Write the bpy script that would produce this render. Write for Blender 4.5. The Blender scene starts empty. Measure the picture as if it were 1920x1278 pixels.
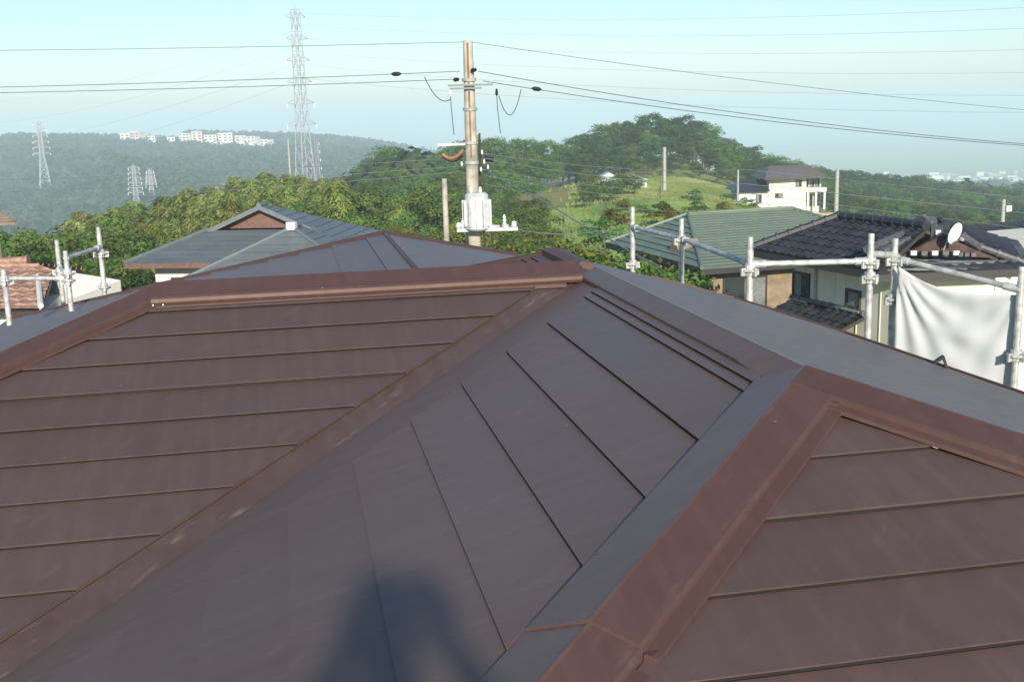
import bpy, math, random
import numpy as np
from mathutils import Vector, Matrix

random.seed(7)
rng = np.random.default_rng(7)
SC = bpy.context.scene
COL = SC.collection

# ------------------------------------------------------------------ camera, sky, sun, exposure
CAM_Z = 8.0
F_PX, PITCH, ROLL, AZ = 2091.7, 0.2011, -0.0263, -0.1921      # AZ: heading of the roof's v axis
cam = bpy.data.cameras.new('camera')
cam.sensor_width = 36.0
cam.lens = 36.0 * F_PX / 1920.0
cam.clip_start, cam.clip_end = 0.05, 60000.0
cam_o = bpy.data.objects.new('camera', cam)
COL.objects.link(cam_o)
SC.camera = cam_o
_r = Vector((math.cos(ROLL), math.sin(ROLL) * math.sin(PITCH), math.sin(ROLL) * math.cos(PITCH)))
_u = Vector((-math.sin(ROLL), math.cos(ROLL) * math.sin(PITCH), math.cos(ROLL) * math.cos(PITCH)))
_f = Vector((0, math.cos(PITCH), -math.sin(PITCH)))
cam_o.matrix_world = Matrix(((_r.x, _u.x, -_f.x, 0), (_r.y, _u.y, -_f.y, 0), (_r.z, _u.z, -_f.z, CAM_Z), (0, 0, 0, 1)))

SUN_EL, SUN_AZ = math.radians(20.8), math.radians(171.6)        # azimuth clockwise from +Y: behind the camera, a little to its right
wd = bpy.data.worlds.new('World')
SC.world = wd
wd.use_nodes = True
wn = wd.node_tree.nodes
bg = wn['Background']
sky = wn.new('ShaderNodeTexSky')
sky.sky_type = 'NISHITA'
sky.sun_disc = False
sky.sun_elevation = SUN_EL
sky.sun_rotation = SUN_AZ
sky.altitude = 150
sky.air_density = 1.0
sky.dust_density = 0.6
sky.ozone_density = 3.5
wd.node_tree.links.new(sky.outputs[0], bg.inputs[0])
bg.inputs[1].default_value = 0.104
sl = bpy.data.lights.new('sun', 'SUN')
sl.energy = 4.2
sl.angle = math.radians(1.8)
sl.color = (1.0, 0.92, 0.80)
sun_o = bpy.data.objects.new('sun', sl)
COL.objects.link(sun_o)
to_sun = Vector((math.sin(SUN_AZ) * math.cos(SUN_EL), math.cos(SUN_AZ) * math.cos(SUN_EL), math.sin(SUN_EL)))
sun_o.rotation_euler = to_sun.to_track_quat('Z', 'Y').to_euler()
sun_o.location = to_sun * 60
vs = SC.view_settings
vs.view_transform = 'Standard'
vs.look = 'None'
vs.exposure = 0.60
vs.gamma = 1.0
vs.use_curve_mapping = False
SC.render.engine = 'CYCLES'
SC.cycles.use_denoising = True
SC.cycles.max_bounces = 6
SC.cycles.transparent_max_bounces = 8
SC.cycles.volume_bounces = 2

# ------------------------------------------------------------------ helpers
def P(x, y, D):
    """world point seen at photograph pixel (x, y), D metres ahead of the camera"""
    a, b = (x - 960) / F_PX, -(y - 639) / F_PX
    a, b = a * math.cos(ROLL) - b * math.sin(ROLL), a * math.sin(ROLL) + b * math.cos(ROLL)
    Y = math.cos(PITCH) + b * math.sin(PITCH)
    Z = -math.sin(PITCH) + b * math.cos(PITCH)
    return Vector((a * D / Y, D, CAM_Z + Z * D / Y))

def PZ(x, y, z):
    p = P(x, y, 1.0)
    t = (z - CAM_Z) / (p.z - CAM_Z)
    return Vector((p.x * t, t, z))

def mesh_obj(name, verts, faces, mat=None, parent=None, smooth=False):
    me = bpy.data.meshes.new(name)
    me.from_pydata([tuple(v) for v in verts], [], faces)
    if mat:
        me.materials.append(mat)
    if smooth:
        me.polygons.foreach_set('use_smooth', [True] * len(me.polygons))
    me.update()
    return link(name, me, parent)

def link(name, me, parent=None):
    o = bpy.data.objects.new(name, me)
    COL.objects.link(o)
    if parent:
        o.parent = parent
    return o

def tag(o, label=None, cat=None, group=None, kind=None):
    if label: o['label'] = label
    if cat: o['category'] = cat
    if group: o['group'] = group
    if kind: o['kind'] = kind
    return o

def thing(name, label, cat, loc=(0, 0, 0), rz=0.0, group=None):
    o = bpy.data.objects.new(name, None)
    o.empty_display_size = 0.2
    COL.objects.link(o)
    o.location = loc
    o.rotation_euler = (0, 0, rz)
    return tag(o, label, cat, group)

class MB:
    def __init__(s): s.v, s.f = [], []
    def poly(s, pts):
        n = len(s.v); s.v += [tuple(p) for p in pts]; s.f.append(tuple(range(n, n + len(pts)))); return s
    def box(s, c, d, rz=0.0, rx=0.0, ry=0.0):
        n = len(s.v); M = Matrix.Rotation(rz, 3, 'Z') @ Matrix.Rotation(ry, 3, 'Y') @ Matrix.Rotation(rx, 3, 'X')
        for k in range(8):
            q = Vector(((-1 if k & 1 == 0 else 1) * d[0] / 2, (-1 if k & 2 == 0 else 1) * d[1] / 2, (-1 if k & 4 == 0 else 1) * d[2] / 2))
            s.v.append(tuple(M @ q + Vector(c)))
        for q in ((0, 2, 3, 1), (4, 5, 7, 6), (0, 1, 5, 4), (2, 6, 7, 3), (0, 4, 6, 2), (1, 3, 7, 5)):
            s.f.append(tuple(n + i for i in q))
        return s
    def tube(s, pts, rad, n=8, cap=True):
        pts = [Vector(p) for p in pts]
        if not hasattr(rad, '__len__'): rad = [rad] * len(pts)
        b = len(s.v); a0 = None
        for i, p in enumerate(pts):
            t = (pts[min(i + 1, len(pts) - 1)] - pts[max(i - 1, 0)]).normalized()
            if a0 is None:
                a0 = t.orthogonal().normalized()
            a0 = (a0 - t * a0.dot(t)).normalized()
            c = t.cross(a0)
            for k in range(n):
                w = 2 * math.pi * k / n
                s.v.append(tuple(p + (a0 * math.cos(w) + c * math.sin(w)) * rad[i]))
        for i in range(len(pts) - 1):
            for k in range(n):
                k2 = (k + 1) % n
                s.f.append((b + i * n + k, b + i * n + k2, b + (i + 1) * n + k2, b + (i + 1) * n + k))
        if cap:
            s.f.append(tuple(b + k for k in reversed(range(n))))
            s.f.append(tuple(b + (len(pts) - 1) * n + k for k in range(n)))
        return s
    def prism(s, poly, off):
        """closed slab: polygon and its copy moved by off"""
        n = len(s.v); m = len(poly); off = Vector(off)
        s.v += [tuple(p) for p in poly] + [tuple(Vector(p) + off) for p in poly]
        s.f.append(tuple(range(n, n + m))); s.f.append(tuple(reversed(range(n + m, n + 2 * m))))
        for i in range(m):
            j = (i + 1) % m
            s.f.append((n + i, n + m + i, n + m + j, n + j))
        return s
    def sweep(s, prof, a, b):
        """profile function of an end point -> list of points; closed sweep between two ends"""
        A, B = prof(a), prof(b); m = len(A); n = len(s.v)
        s.v += [tuple(p) for p in A] + [tuple(p) for p in B]
        for i in range(m):
            j = (i + 1) % m
            s.f.append((n + i, n + j, n + m + j, n + m + i))
        s.f.append(tuple(reversed(range(n, n + m)))); s.f.append(tuple(range(n + m, n + 2 * m)))
        return s
    def build(s, name, mat, parent=None, smooth=False):
        return mesh_obj(name, s.v, s.f, mat, parent, smooth)

def clip(poly, n, d):
    """part of a polygon where p.n >= d"""
    out = []
    for i, p in enumerate(poly):
        q = poly[(i + 1) % len(poly)]
        a, b = p.dot(n) - d, q.dot(n) - d
        if a >= 0: out.append(p)
        if (a > 1e-9 and b < -1e-9) or (a < -1e-9 and b > 1e-9):
            out.append(p + (q - p) * (a / (a - b)))
    return out

def course_slope(parent, name, poly, up, bounds, mat, h=0.018, lip=0.005, under=0.018, slab=0.05, base_mat=None, sheet='roof_sheet', top_h=0.003, jitter=0.0):
    """a roof slope (part) whose lapped sheets are sub-parts; up = horizontal up-slope direction; bounds = noses measured along up"""
    poly = [Vector(p) for p in poly]; up = Vector(up).normalized()
    nrm = Vector((0, 0, 0))
    for i in range(len(poly)):
        nrm += poly[i].cross(poly[(i + 1) % len(poly)])
    nrm.normalize()
    if nrm.z < 0:
        nrm = -nrm; poly = poly[::-1]
    base = MB().prism([p - nrm * 0.002 for p in poly], -nrm * slab).build(name, base_mat or mat, parent)
    t_up = (up - nrm * up.dot(nrm)).normalized()
    lo = min(p.dot(up) for p in poly); hi = max(p.dot(up) for p in poly)
    bs = sorted([b for b in bounds if lo + 1e-3 < b < hi - 1e-3])
    bs = [lo - 1e-4] + bs + [hi + 1e-4]
    for a, b in zip(bs[:-1], bs[1:]):
        q = clip(clip(poly, up, a), -up, -b)
        q2 = []
        for p in q:
            if not q2 or (p - q2[-1]).length > 1e-4: q2.append(p)
        if len(q2) > 1 and (q2[0] - q2[-1]).length < 1e-4: q2.pop()
        if len(q2) < 3: continue
        q = q2; m = len(q); hh = h * (1 + jitter * (random.random() - .5))
        top = [p + nrm * (top_h + (hh - top_h) * max(0.0, 1 - (p.dot(up) - a) / max(b - a, 1e-6))) for p in q]
        v = [tuple(p) for p in top]; f = [tuple(range(m))]
        for i in range(m):
            j = (i + 1) % m
            low = abs(q[i].dot(up) - a) < 2e-3 and abs(q[j].dot(up) - a) < 2e-3
            k = len(v)
            if low:
                for p, tp in ((q[i], top[i]), (q[j], top[j])):
                    v += [tuple(tp - nrm * lip), tuple(tp - nrm * lip + t_up * under), tuple(p + t_up * under - nrm * 0.001)]
                f += [(j, i, k, k + 3), (k + 3, k, k + 1, k + 4), (k + 4, k + 1, k + 2, k + 5)]
            else:
                v += [tuple(q[i] - nrm * 0.001), tuple(q[j] - nrm * 0.001)]
                f.append((j, i, k, k + 1))
        mesh_obj(sheet, v, f, mat, base)
    return base

# ------------------------------------------------------------------ materials
def mat_new(name):
    m = bpy.data.materials.new(name); m.use_nodes = True
    nt = m.node_tree
    return m, nt, nt.nodes, nt.links, nt.nodes['Principled BSDF']

def simple(name, col, rough=0.6, metal=0.0, noise=0.0, nscale=8.0, spec=0.5, bump=0.0, coord='Object', detail=4.0):
    m, nt, N, L, b = mat_new(name)
    b.inputs['Base Color'].default_value = (*col, 1)
    b.inputs['Roughness'].default_value = rough
    b.inputs['Metallic'].default_value = metal
    b.inputs['Specular IOR Level'].default_value = spec
    if noise or bump:
        tc = N.new('ShaderNodeTexCoord'); nz = N.new('ShaderNodeTexNoise')
        nz.inputs['Scale'].default_value = nscale; nz.inputs['Detail'].default_value = detail
        L.new(tc.outputs[coord], nz.inputs['Vector'])
        if noise:
            r = N.new('ShaderNodeValToRGB')
            r.color_ramp.elements[0].position = 0.3; r.color_ramp.elements[1].position = 0.7
            r.color_ramp.elements[0].color = (*[c * (1 - noise) for c in col], 1)
            r.color_ramp.elements[1].color = (*[min(1, c * (1 + noise)) for c in col], 1)
            L.new(nz.outputs['Fac'], r.inputs[0]); L.new(r.outputs[0], b.inputs['Base Color'])
        if bump:
            bp = N.new('ShaderNodeBump'); bp.inputs['Strength'].default_value = bump; bp.inputs['Distance'].default_value = 0.02
            L.new(nz.outputs['Fac'], bp.inputs['Height']); L.new(bp.outputs[0], b.inputs['Normal'])
    return m

def coated_steel(name, col, rough=0.42, streak=(22, 1.3, 6), tint=(1, 1, 1), dust=(0.14, 0.125, 0.118), dust_amt=0.25, scuff=0.0):
    """painted steel sheet: slow tone drift, dust film, fine scuffs, slight oil-canning"""
    m, nt, N, L, b = mat_new(name)
    tc = N.new('ShaderNodeTexCoord')
    n1 = N.new('ShaderNodeTexNoise'); n1.inputs['Scale'].default_value = 1.3; n1.inputs['Detail'].default_value = 5
    n2 = N.new('ShaderNodeTexNoise'); n2.inputs['Scale'].default_value = 14; n2.inputs['Detail'].default_value = 6; n2.inputs['Roughness'].default_value = 0.7
    n3 = N.new('ShaderNodeTexNoise'); n3.inputs['Scale'].default_value = 150; n3.inputs['Detail'].default_value = 2
    mp0 = N.new('ShaderNodeMapping'); mp0.inputs['Rotation'].default_value = (0, 0, math.radians(45))
    mp = N.new('ShaderNodeMapping'); mp.inputs['Scale'].default_value = (34, 5, 20)
    L.new(mp0.outputs[0], mp.inputs['Vector'])
    n4 = N.new('ShaderNodeTexNoise'); n4.inputs['Scale'].default_value = 1.0; n4.inputs['Detail'].default_value = 3
    for n in (n1, n2, n3): L.new(tc.outputs['Object'], n.inputs['Vector'])
    L.new(tc.outputs['Object'], mp0.inputs['Vector']); L.new(mp.outputs[0], n4.inputs['Vector'])
    oi = N.new('ShaderNodeObjectInfo')
    var = N.new('ShaderNodeMath'); var.operation = 'MULTIPLY_ADD'; var.inputs[1].default_value = 0.16; var.inputs[2].default_value = 0.92
    L.new(oi.outputs['Random'], var.inputs[0])
    hs = N.new('ShaderNodeHueSaturation'); hs.inputs['Color'].default_value = (*col, 1)
    L.new(var.outputs[0], hs.inputs['Value'])
    mul = N.new('ShaderNodeMath'); mul.operation = 'MULTIPLY'
    L.new(n1.outputs['Fac'], mul.inputs[0]); L.new(n2.outputs['Fac'], mul.inputs[1])
    mr = N.new('ShaderNodeMapRange'); mr.inputs[1].default_value = 0.12; mr.inputs[2].default_value = 0.45; mr.inputs[3].default_value = 0.0; mr.inputs[4].default_value = dust_amt
    L.new(mul.outputs[0], mr.inputs[0])
    mx = N.new('ShaderNodeMix'); mx.data_type = 'RGBA'
    L.new(mr.outputs[0], mx.inputs['Factor']); L.new(hs.outputs[0], mx.inputs['A']); mx.inputs['B'].default_value = (*dust, 1)
    last = mx.outputs['Result']
    if scuff:
        m4 = N.new('ShaderNodeMapRange'); m4.inputs[1].default_value = 0.60; m4.inputs[2].default_value = 0.78; m4.inputs[3].default_value = 0; m4.inputs[4].default_value = scuff
        L.new(n4.outputs['Fac'], m4.inputs[0])
        mx2 = N.new('ShaderNodeMix'); mx2.data_type = 'RGBA'
        L.new(m4.outputs[0], mx2.inputs['Factor']); L.new(last, mx2.inputs['A']); mx2.inputs['B'].default_value = (0.30, 0.27, 0.25, 1)
        last = mx2.outputs['Result']
    st = N.new('ShaderNodeTexNoise'); st.inputs['Scale'].default_value = 1.0; st.inputs['Detail'].default_value = 6; st.inputs['Roughness'].default_value = 0.65
    mps = N.new('ShaderNodeMapping'); mps.inputs['Scale'].default_value = streak
    L.new(tc.outputs['Object'], mps.inputs['Vector']); L.new(mps.outputs[0], st.inputs['Vector'])
    ms = N.new('ShaderNodeMapRange'); ms.inputs[1].default_value = 0.42; ms.inputs[2].default_value = 0.64; ms.inputs[3].default_value = 0.93; ms.inputs[4].default_value = 1.06
    L.new(st.outputs['Fac'], ms.inputs[0])
    hs2 = N.new('ShaderNodeHueSaturation'); L.new(last, hs2.inputs['Color']); L.new(ms.outputs[0], hs2.inputs['Value'])
    vo = N.new('ShaderNodeTexVoronoi'); vo.inputs['Scale'].default_value = 7.0; vo.inputs['Randomness'].default_value = 1.0
    L.new(tc.outputs['Object'], vo.inputs['Vector'])
    mv = N.new('ShaderNodeMapRange'); mv.inputs[1].default_value = 0.045; mv.inputs[2].default_value = 0.025; mv.inputs[3].default_value = 0.0; mv.inputs[4].default_value = 1.0
    L.new(vo.outputs['Distance'], mv.inputs[0])
    gate = N.new('ShaderNodeMath'); gate.operation = 'GREATER_THAN'; gate.inputs[1].default_value = 0.80
    sx = N.new('ShaderNodeSeparateColor'); L.new(vo.outputs['Color'], sx.inputs[0]); L.new(sx.outputs[0], gate.inputs[0])
    mg = N.new('ShaderNodeMath'); mg.operation = 'MULTIPLY'; L.new(mv.outputs[0], mg.inputs[0]); L.new(gate.outputs[0], mg.inputs[1])
    mg2 = N.new('ShaderNodeMath'); mg2.operation = 'MULTIPLY'; mg2.inputs[1].default_value = 0.45; L.new(mg.outputs[0], mg2.inputs[0])
    mxf = N.new('ShaderNodeMix'); mxf.data_type = 'RGBA'; mxf.inputs['B'].default_value = (0.30, 0.28, 0.25, 1)
    L.new(mg2.outputs[0], mxf.inputs['Factor']); L.new(hs2.outputs[0], mxf.inputs['A'])
    last = mxf.outputs['Result']
    L.new(last, b.inputs['Base Color'])
    rr = N.new('ShaderNodeMapRange'); rr.inputs[3].default_value = rough - 0.07; rr.inputs[4].default_value = rough + 0.12
    L.new(n2.outputs['Fac'], rr.inputs[0]); L.new(rr.outputs[0], b.inputs['Roughness'])
    bp = N.new('ShaderNodeBump'); bp.inputs['Strength'].default_value = 0.25; bp.inputs['Distance'].default_value = 0.006
    bp2 = N.new('ShaderNodeBump'); bp2.inputs['Strength'].default_value = 0.05; bp2.inputs['Distance'].default_value = 0.002
    L.new(n1.outputs['Fac'], bp.inputs['Height']); L.new(n3.outputs['Fac'], bp2.inputs['Height'])
    L.new(bp.outputs[0], bp2.inputs['Normal']); L.new(bp2.outputs[0], b.inputs['Normal'])
    b.inputs['Specular IOR Level'].default_value = 0.7
    b.inputs['Specular Tint'].default_value = (*tint, 1)
    return m

def leaf_mat(name, c0, c1, var=0.25, trans=0.3, hue=0.475, hvar=0.05, nscale=0.7):
    m = bpy.data.materials.new(name); m.use_nodes = True
    nt = m.node_tree; N, L = nt.nodes, nt.links
    N.remove(N['Principled BSDF'])
    out = N['Material Output']
    tc = N.new('ShaderNodeTexCoord'); nz = N.new('ShaderNodeTexNoise'); nz.inputs['Scale'].default_value = nscale; nz.inputs['Detail'].default_value = 4
    L.new(tc.outputs['Object'], nz.inputs['Vector'])
    r = N.new('ShaderNodeValToRGB'); r.color_ramp.elements[0].position = 0.35; r.color_ramp.elements[1].position = 0.68
    r.color_ramp.elements[0].color = (*c0, 1); r.color_ramp.elements[1].color = (*c1, 1)
    L.new(nz.outputs['Fac'], r.inputs[0])
    oi = N.new('ShaderNodeObjectInfo')
    v = N.new('ShaderNodeMath'); v.operation = 'MULTIPLY_ADD'; v.inputs[1].default_value = 2 * var; v.inputs[2].default_value = 1 - var
    L.new(oi.outputs['Random'], v.inputs[0])
    hv = N.new('ShaderNodeMath'); hv.operation = 'MULTIPLY_ADD'; hv.inputs[1].default_value = hvar; hv.inputs[2].default_value = hue
    L.new(oi.outputs['Random'], hv.inputs[0])
    hs = N.new('ShaderNodeHueSaturation')
    L.new(v.outputs[0], hs.inputs['Value']); L.new(hv.outputs[0], hs.inputs['Hue']); L.new(r.outputs[0], hs.inputs['Color'])
    d = N.new('ShaderNodeBsdfDiffuse'); t = N.new('ShaderNodeBsdfTranslucent'); mx = N.new('ShaderNodeMixShader')
    mx.inputs[0].default_value = trans
    L.new(hs.outputs[0], d.inputs[0]); L.new(hs.outputs[0], t.inputs[0])
    L.new(d.outputs[0], mx.inputs[1]); L.new(t.outputs[0], mx.inputs[2]); L.new(mx.outputs[0], out.inputs[0])
    return m

M = {}
M['brown'] = coated_steel('brown_coated_steel', (0.088, 0.055, 0.048), rough=0.52, scuff=0.06, dust_amt=0.18, tint=(1.0, 0.85, 0.75))
M['brown_skytone'] = coated_steel('brown_coated_steel_skytone', (0.112, 0.071, 0.056), rough=0.44, scuff=0.08, dust_amt=0.30, streak=(1.3, 22, 6), tint=(1.0, 0.80, 0.66))  # same paint; base and dust lightened so side faces carry sky reflection in colour
M['brown_cap'] = coated_steel('brown_cap_steel', (0.080, 0.038, 0.032), rough=0.60, scuff=0.08, dust_amt=0.12, tint=(1.0, 0.85, 0.75))
M['tray'] = coated_steel('valley_steel', (0.082, 0.044, 0.037), rough=0.50, dust_amt=0.35, scuff=0.35)
M['deck'] = simple('roof_underlay', (0.03, 0.026, 0.025), 0.9)
M['house_wall'] = simple('cream_render', (0.62, 0.58, 0.48), 0.85, noise=0.08, nscale=2.0, bump=0.2)
M['galv'] = simple('galvanised_steel', (0.47, 0.48, 0.46), 0.5, metal=0.3, noise=0.35, nscale=22, detail=8)
M['galv_dull'] = simple('worn_galvanised_steel', (0.36, 0.36, 0.33), 0.6, metal=0.2, noise=0.3, nscale=14)
M['concrete'] = simple('pole_concrete', (0.38, 0.35, 0.29), 0.85, noise=0.4, nscale=3.5, detail=8)
M['black'] = simple('black_rubber', (0.012, 0.012, 0.013), 0.6)
M['wire'] = simple('cable_sheath', (0.07, 0.08, 0.085), 0.5)
M['wire_pale'] = simple('weathered_conductor', (0.16, 0.19, 0.19), 0.5)
M['porcelain'] = simple('white_porcelain', (0.78, 0.78, 0.76), 0.3)
M['grey_paint'] = simple('pale_grey_paint', (0.50, 0.52, 0.52), 0.5, noise=0.15, nscale=9)
M['orange'] = simple('orange_cable_guard', (0.27, 0.13, 0.07), 0.7, noise=.3)
M['pylon'] = simple('pylon_steel', (0.36, 0.38, 0.39), 0.6)
M['teal'] = coated_steel('blue_grey_slate', (0.105, 0.130, 0.140), rough=0.55, dust=(0.2, 0.215, 0.21), dust_amt=0.5, scuff=.2)
M['green_roof'] = coated_steel('green_steel', (0.130, 0.185, 0.138), rough=0.55, dust=(0.22, 0.25, 0.16), dust_amt=0.6, scuff=.2)
M['tile'] = simple('charcoal_clay_tile', (0.030, 0.032, 0.038), 0.42, noise=0.45, nscale=5)
M['tile_cap'] = simple('grey_ridge_tile', (0.10, 0.10, 0.105), 0.5, noise=0.3, nscale=9)
M['orange_tile'] = simple('orange_clay_tile', (0.33, 0.20, 0.145), 0.8, noise=0.5, nscale=5)
M['brown_tile'] = simple('brown_slate', (0.13, 0.105, 0.10), 0.6, noise=0.25, nscale=3)
M['cream'] = simple('cream_siding', (0.74, 0.69, 0.55), 0.8, noise=0.08, nscale=1.5, detail=8)
M['white_wall'] = simple('white_render', (0.66, 0.64, 0.57), 0.85, noise=0.05, nscale=2)
M['ochre_wall'] = simple('ochre_render', (0.27, 0.20, 0.13), 0.85, noise=0.25, nscale=3)
M['gable_brown'] = simple('brown_gable_board', (0.16, 0.085, 0.065), 0.7, noise=0.25, nscale=10)
M['gable_red'] = simple('red_brown_timber', (0.07, 0.035, 0.03), 0.75, noise=0.4, nscale=6)
M['frame'] = simple('dark_window_frame', (0.05, 0.045, 0.04), 0.4)
M['glass'] = simple('window_glass', (0.035, 0.045, 0.05), 0.06, spec=0.8)
M['curtain'] = simple('glass_over_net_curtain', (0.20, 0.21, 0.20), 0.12, noise=.25, nscale=12, spec=.7)
M['fascia'] = simple('dark_fascia', (0.045, 0.040, 0.038), 0.6)
M['bark'] = simple('bark', (0.10, 0.075, 0.055), 0.9, noise=0.4, nscale=6)
M['culm'] = simple('bamboo_culm', (0.20, 0.23, 0.08), 0.5, noise=0.3, nscale=3)
M['leaf'] = leaf_mat('broadleaf_foliage', (0.066, 0.122, 0.026), (0.165, 0.225, 0.06), trans=.22, hue=0.485, hvar=0.05)
M['leaf_dark'] = leaf_mat('dark_foliage', (0.036, 0.072, 0.022), (0.100, 0.145, 0.048), trans=.22, hue=.485)
M['leaf_bamboo'] = leaf_mat('bamboo_foliage', (0.16, 0.21, 0.045), (0.37, 0.39, 0.115), trans=0.25, hue=0.49, hvar=0.04)
M['leaf_yellow'] = leaf_mat('yellow_green_foliage', (0.12, 0.13, 0.02), (0.25, 0.24, 0.05), trans=0.3)
M['leaf_far'] = leaf_mat('far_wood_foliage', (0.020, 0.046, 0.020), (0.095, 0.125, 0.050), var=0.0, trans=0.15, nscale=0.035)
M['city_white'] = simple('far_white_render', (0.80, 0.77, 0.70), 0.85)
M['city_peach'] = simple('far_peach_render', (0.72, 0.58, 0.47), 0.85)
M['city_grey'] = simple('far_grey_roof', (0.30, 0.29, 0.28), 0.85)
M['cloth_dark'] = simple('navy_work_cloth', (0.03, 0.035, 0.05), 0.9, noise=0.3, nscale=30)
M['skin'] = simple('skin', (0.50, 0.30, 0.21), 0.55)
M['hair'] = simple('black_hair', (0.015, 0.012, 0.01), 0.6)

# sheet of white mesh fabric
m, nt, N, L, b = mat_new('white_sheeting')
b.inputs['Base Color'].default_value = (0.66, 0.68, 0.67, 1); b.inputs['Roughness'].default_value = 0.75
tr = N.new('ShaderNodeBsdfTranslucent'); tr.inputs[0].default_value = (0.60, 0.62, 0.61, 1)
mxs = N.new('ShaderNodeMixShader'); mxs.inputs[0].default_value = 0.22
L.new(b.outputs[0], mxs.inputs[1]); L.new(tr.outputs[0], mxs.inputs[2]); L.new(mxs.outputs[0], N['Material Output'].inputs[0])
M['sheet'] = m

# ground: grass, dry grass and bare soil patches
m, nt, N, L, b = mat_new('meadow_ground')
tc = N.new('ShaderNodeTexCoord')
na = N.new('ShaderNodeTexNoise'); na.inputs['Scale'].default_value = 0.045; na.inputs['Detail'].default_value = 5
nb = N.new('ShaderNodeTexNoise'); nb.inputs['Scale'].default_value = 0.9; nb.inputs['Detail'].default_value = 6
L.new(tc.outputs['Object'], na.inputs['Vector']); L.new(tc.outputs['Object'], nb.inputs['Vector'])
ra = N.new('ShaderNodeValToRGB')
e = ra.color_ramp.elements
e[0].position = 0.34; e[0].color = (0.13, 0.20, 0.035, 1)
e[1].position = 0.50; e[1].color = (0.24, 0.30, 0.065, 1)
k = e.new(0.60); k.color = (0.36, 0.28, 0.12, 1)
k = e.new(0.70); k.color = (0.16, 0.20, 0.05, 1)
L.new(na.outputs['Fac'], ra.inputs[0])
mb_ = N.new('ShaderNodeMix'); mb_.data_type = 'RGBA'; mb_.blend_type = 'MULTIPLY'; mb_.inputs['Factor'].default_value = 0.6
rb = N.new('ShaderNodeValToRGB'); rb.color_ramp.elements[0].position = 0.3; rb.color_ramp.elements[0].color = (0.5, 0.5, 0.5, 1); rb.color_ramp.elements[1].position = 0.7; rb.color_ramp.elements[1].color = (1.3, 1.3, 1.2, 1)
L.new(nb.outputs['Fac'], rb.inputs[0]); L.new(ra.outputs[0], mb_.inputs['A']); L.new(rb.outputs[0], mb_.inputs['B'])
L.new(mb_.outputs['Result'], b.inputs['Base Color']); b.inputs['Roughness'].default_value = 0.95; b.inputs['Specular IOR Level'].default_value = 0.1
bp = N.new('ShaderNodeBump'); bp.inputs['Strength'].default_value = 0.8; bp.inputs['Distance'].default_value = 0.3
L.new(nb.outputs['Fac'], bp.inputs['Height']); L.new(bp.outputs[0], b.inputs['Normal'])
M['ground'] = m

# ------------------------------------------------------------------ terrain
CTRL = []   # x, y, z of the ground
def g(x, y, D, dz=0.0):
    p = P(x, y, D); CTRL.append((p.x, p.y, p.z + dz))
def gz(x, y, z): CTRL.append((x, y, z))
for x, y in ((-14, 0), (-9, 12), (0, 2), (0, 14), (9, 10), (14, 0)): gz(x, y, 0)
gz(-14, 30, -2.6); gz(-9.5, 40, -2.8); gz(-2, 30, -2.5); gz(2, 22, -1.5); gz(10, 25, -2.2); gz(7, 40, -2.6); gz(22, 30, -3.0)
g(1200, 412, 92); g(1300, 368, 150); g(1450, 402, 170); g(1250, 338, 200); g(1500, 420, 120); g(1130, 400, 80, -1.5)
g(1250, 200, 275, -11); g(1120, 240, 260, -11); g(1400, 285, 290, -11); g(1550, 312, 330, -11); g(1000, 255, 230, -11)
g(1700, 322, 380, -12); g(1900, 338, 400, -12); g(1750, 420, 150, -3); g(1900, 430, 110, -2)
g(850, 268, 240, -10); g(700, 292, 240, -10); g(600, 318, 160, -10); g(760, 380, 80, -7); g(900, 400, 80, -6); g(1000, 380, 90, -5)
g(450, 345, 130, -11); g(300, 375, 100, -11); g(120, 420, 75, -10); g(0, 430, 60, -8)
g(500, 335, 420, -40); g(200, 400, 380, -30); g(0, 420, 350, -25); g(700, 300, 500, -35)
g(30, 372, 800, -12); g(250, 350, 800, -12); g(450, 335, 850, -12); g(60, 250, 1400, -13); g(300, 262, 1400, -11); g(480, 268, 1400, -11)
g(650, 258, 1700, -12); g(760, 275, 1700, -12); g(0, 252, 1500, -12); g(900, 330, 900, -10); g(950, 330, 2000, 0); g(1250, 330, 900, -10)
g(1600, 345, 900, -10); g(1850, 345, 1500, 0); g(1850, 325, 2600, 0); g(1500, 325, 2600); g(1000, 300, 3200); g(500, 290, 3200); g(0, 300, 3200)
for a in (-0.9, -0.3, 0.1, 0.5, 0.9): gz(9000 * math.sin(a), 9000 * math.cos(a), -180); gz(4500 * math.sin(a), 4500 * math.cos(a), -165)
CTRL = np.array(CTRL)
def feat(x, y):
    return np.stack([np.clip(np.arctan2(x, y), -0.62, 0.62) * 2.2, np.log(np.hypot(x, y) + 15.0)], -1)
_X = feat(CTRL[:, 0], CTRL[:, 1])
def _phi(d): return np.where(d > 1e-9, d * d * np.log(d + 1e-12), 0.0)
_n = len(_X)
_K = _phi(np.linalg.norm(_X[:, None] - _X[None], axis=-1)) + np.eye(_n) * 0.004
_Pm = np.concatenate([np.ones((_n, 1)), _X], 1)
_sol = np.linalg.solve(np.block([[_K, _Pm], [_Pm.T, np.zeros((3, 3))]]), np.concatenate([CTRL[:, 2], np.zeros(3)]))
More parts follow.
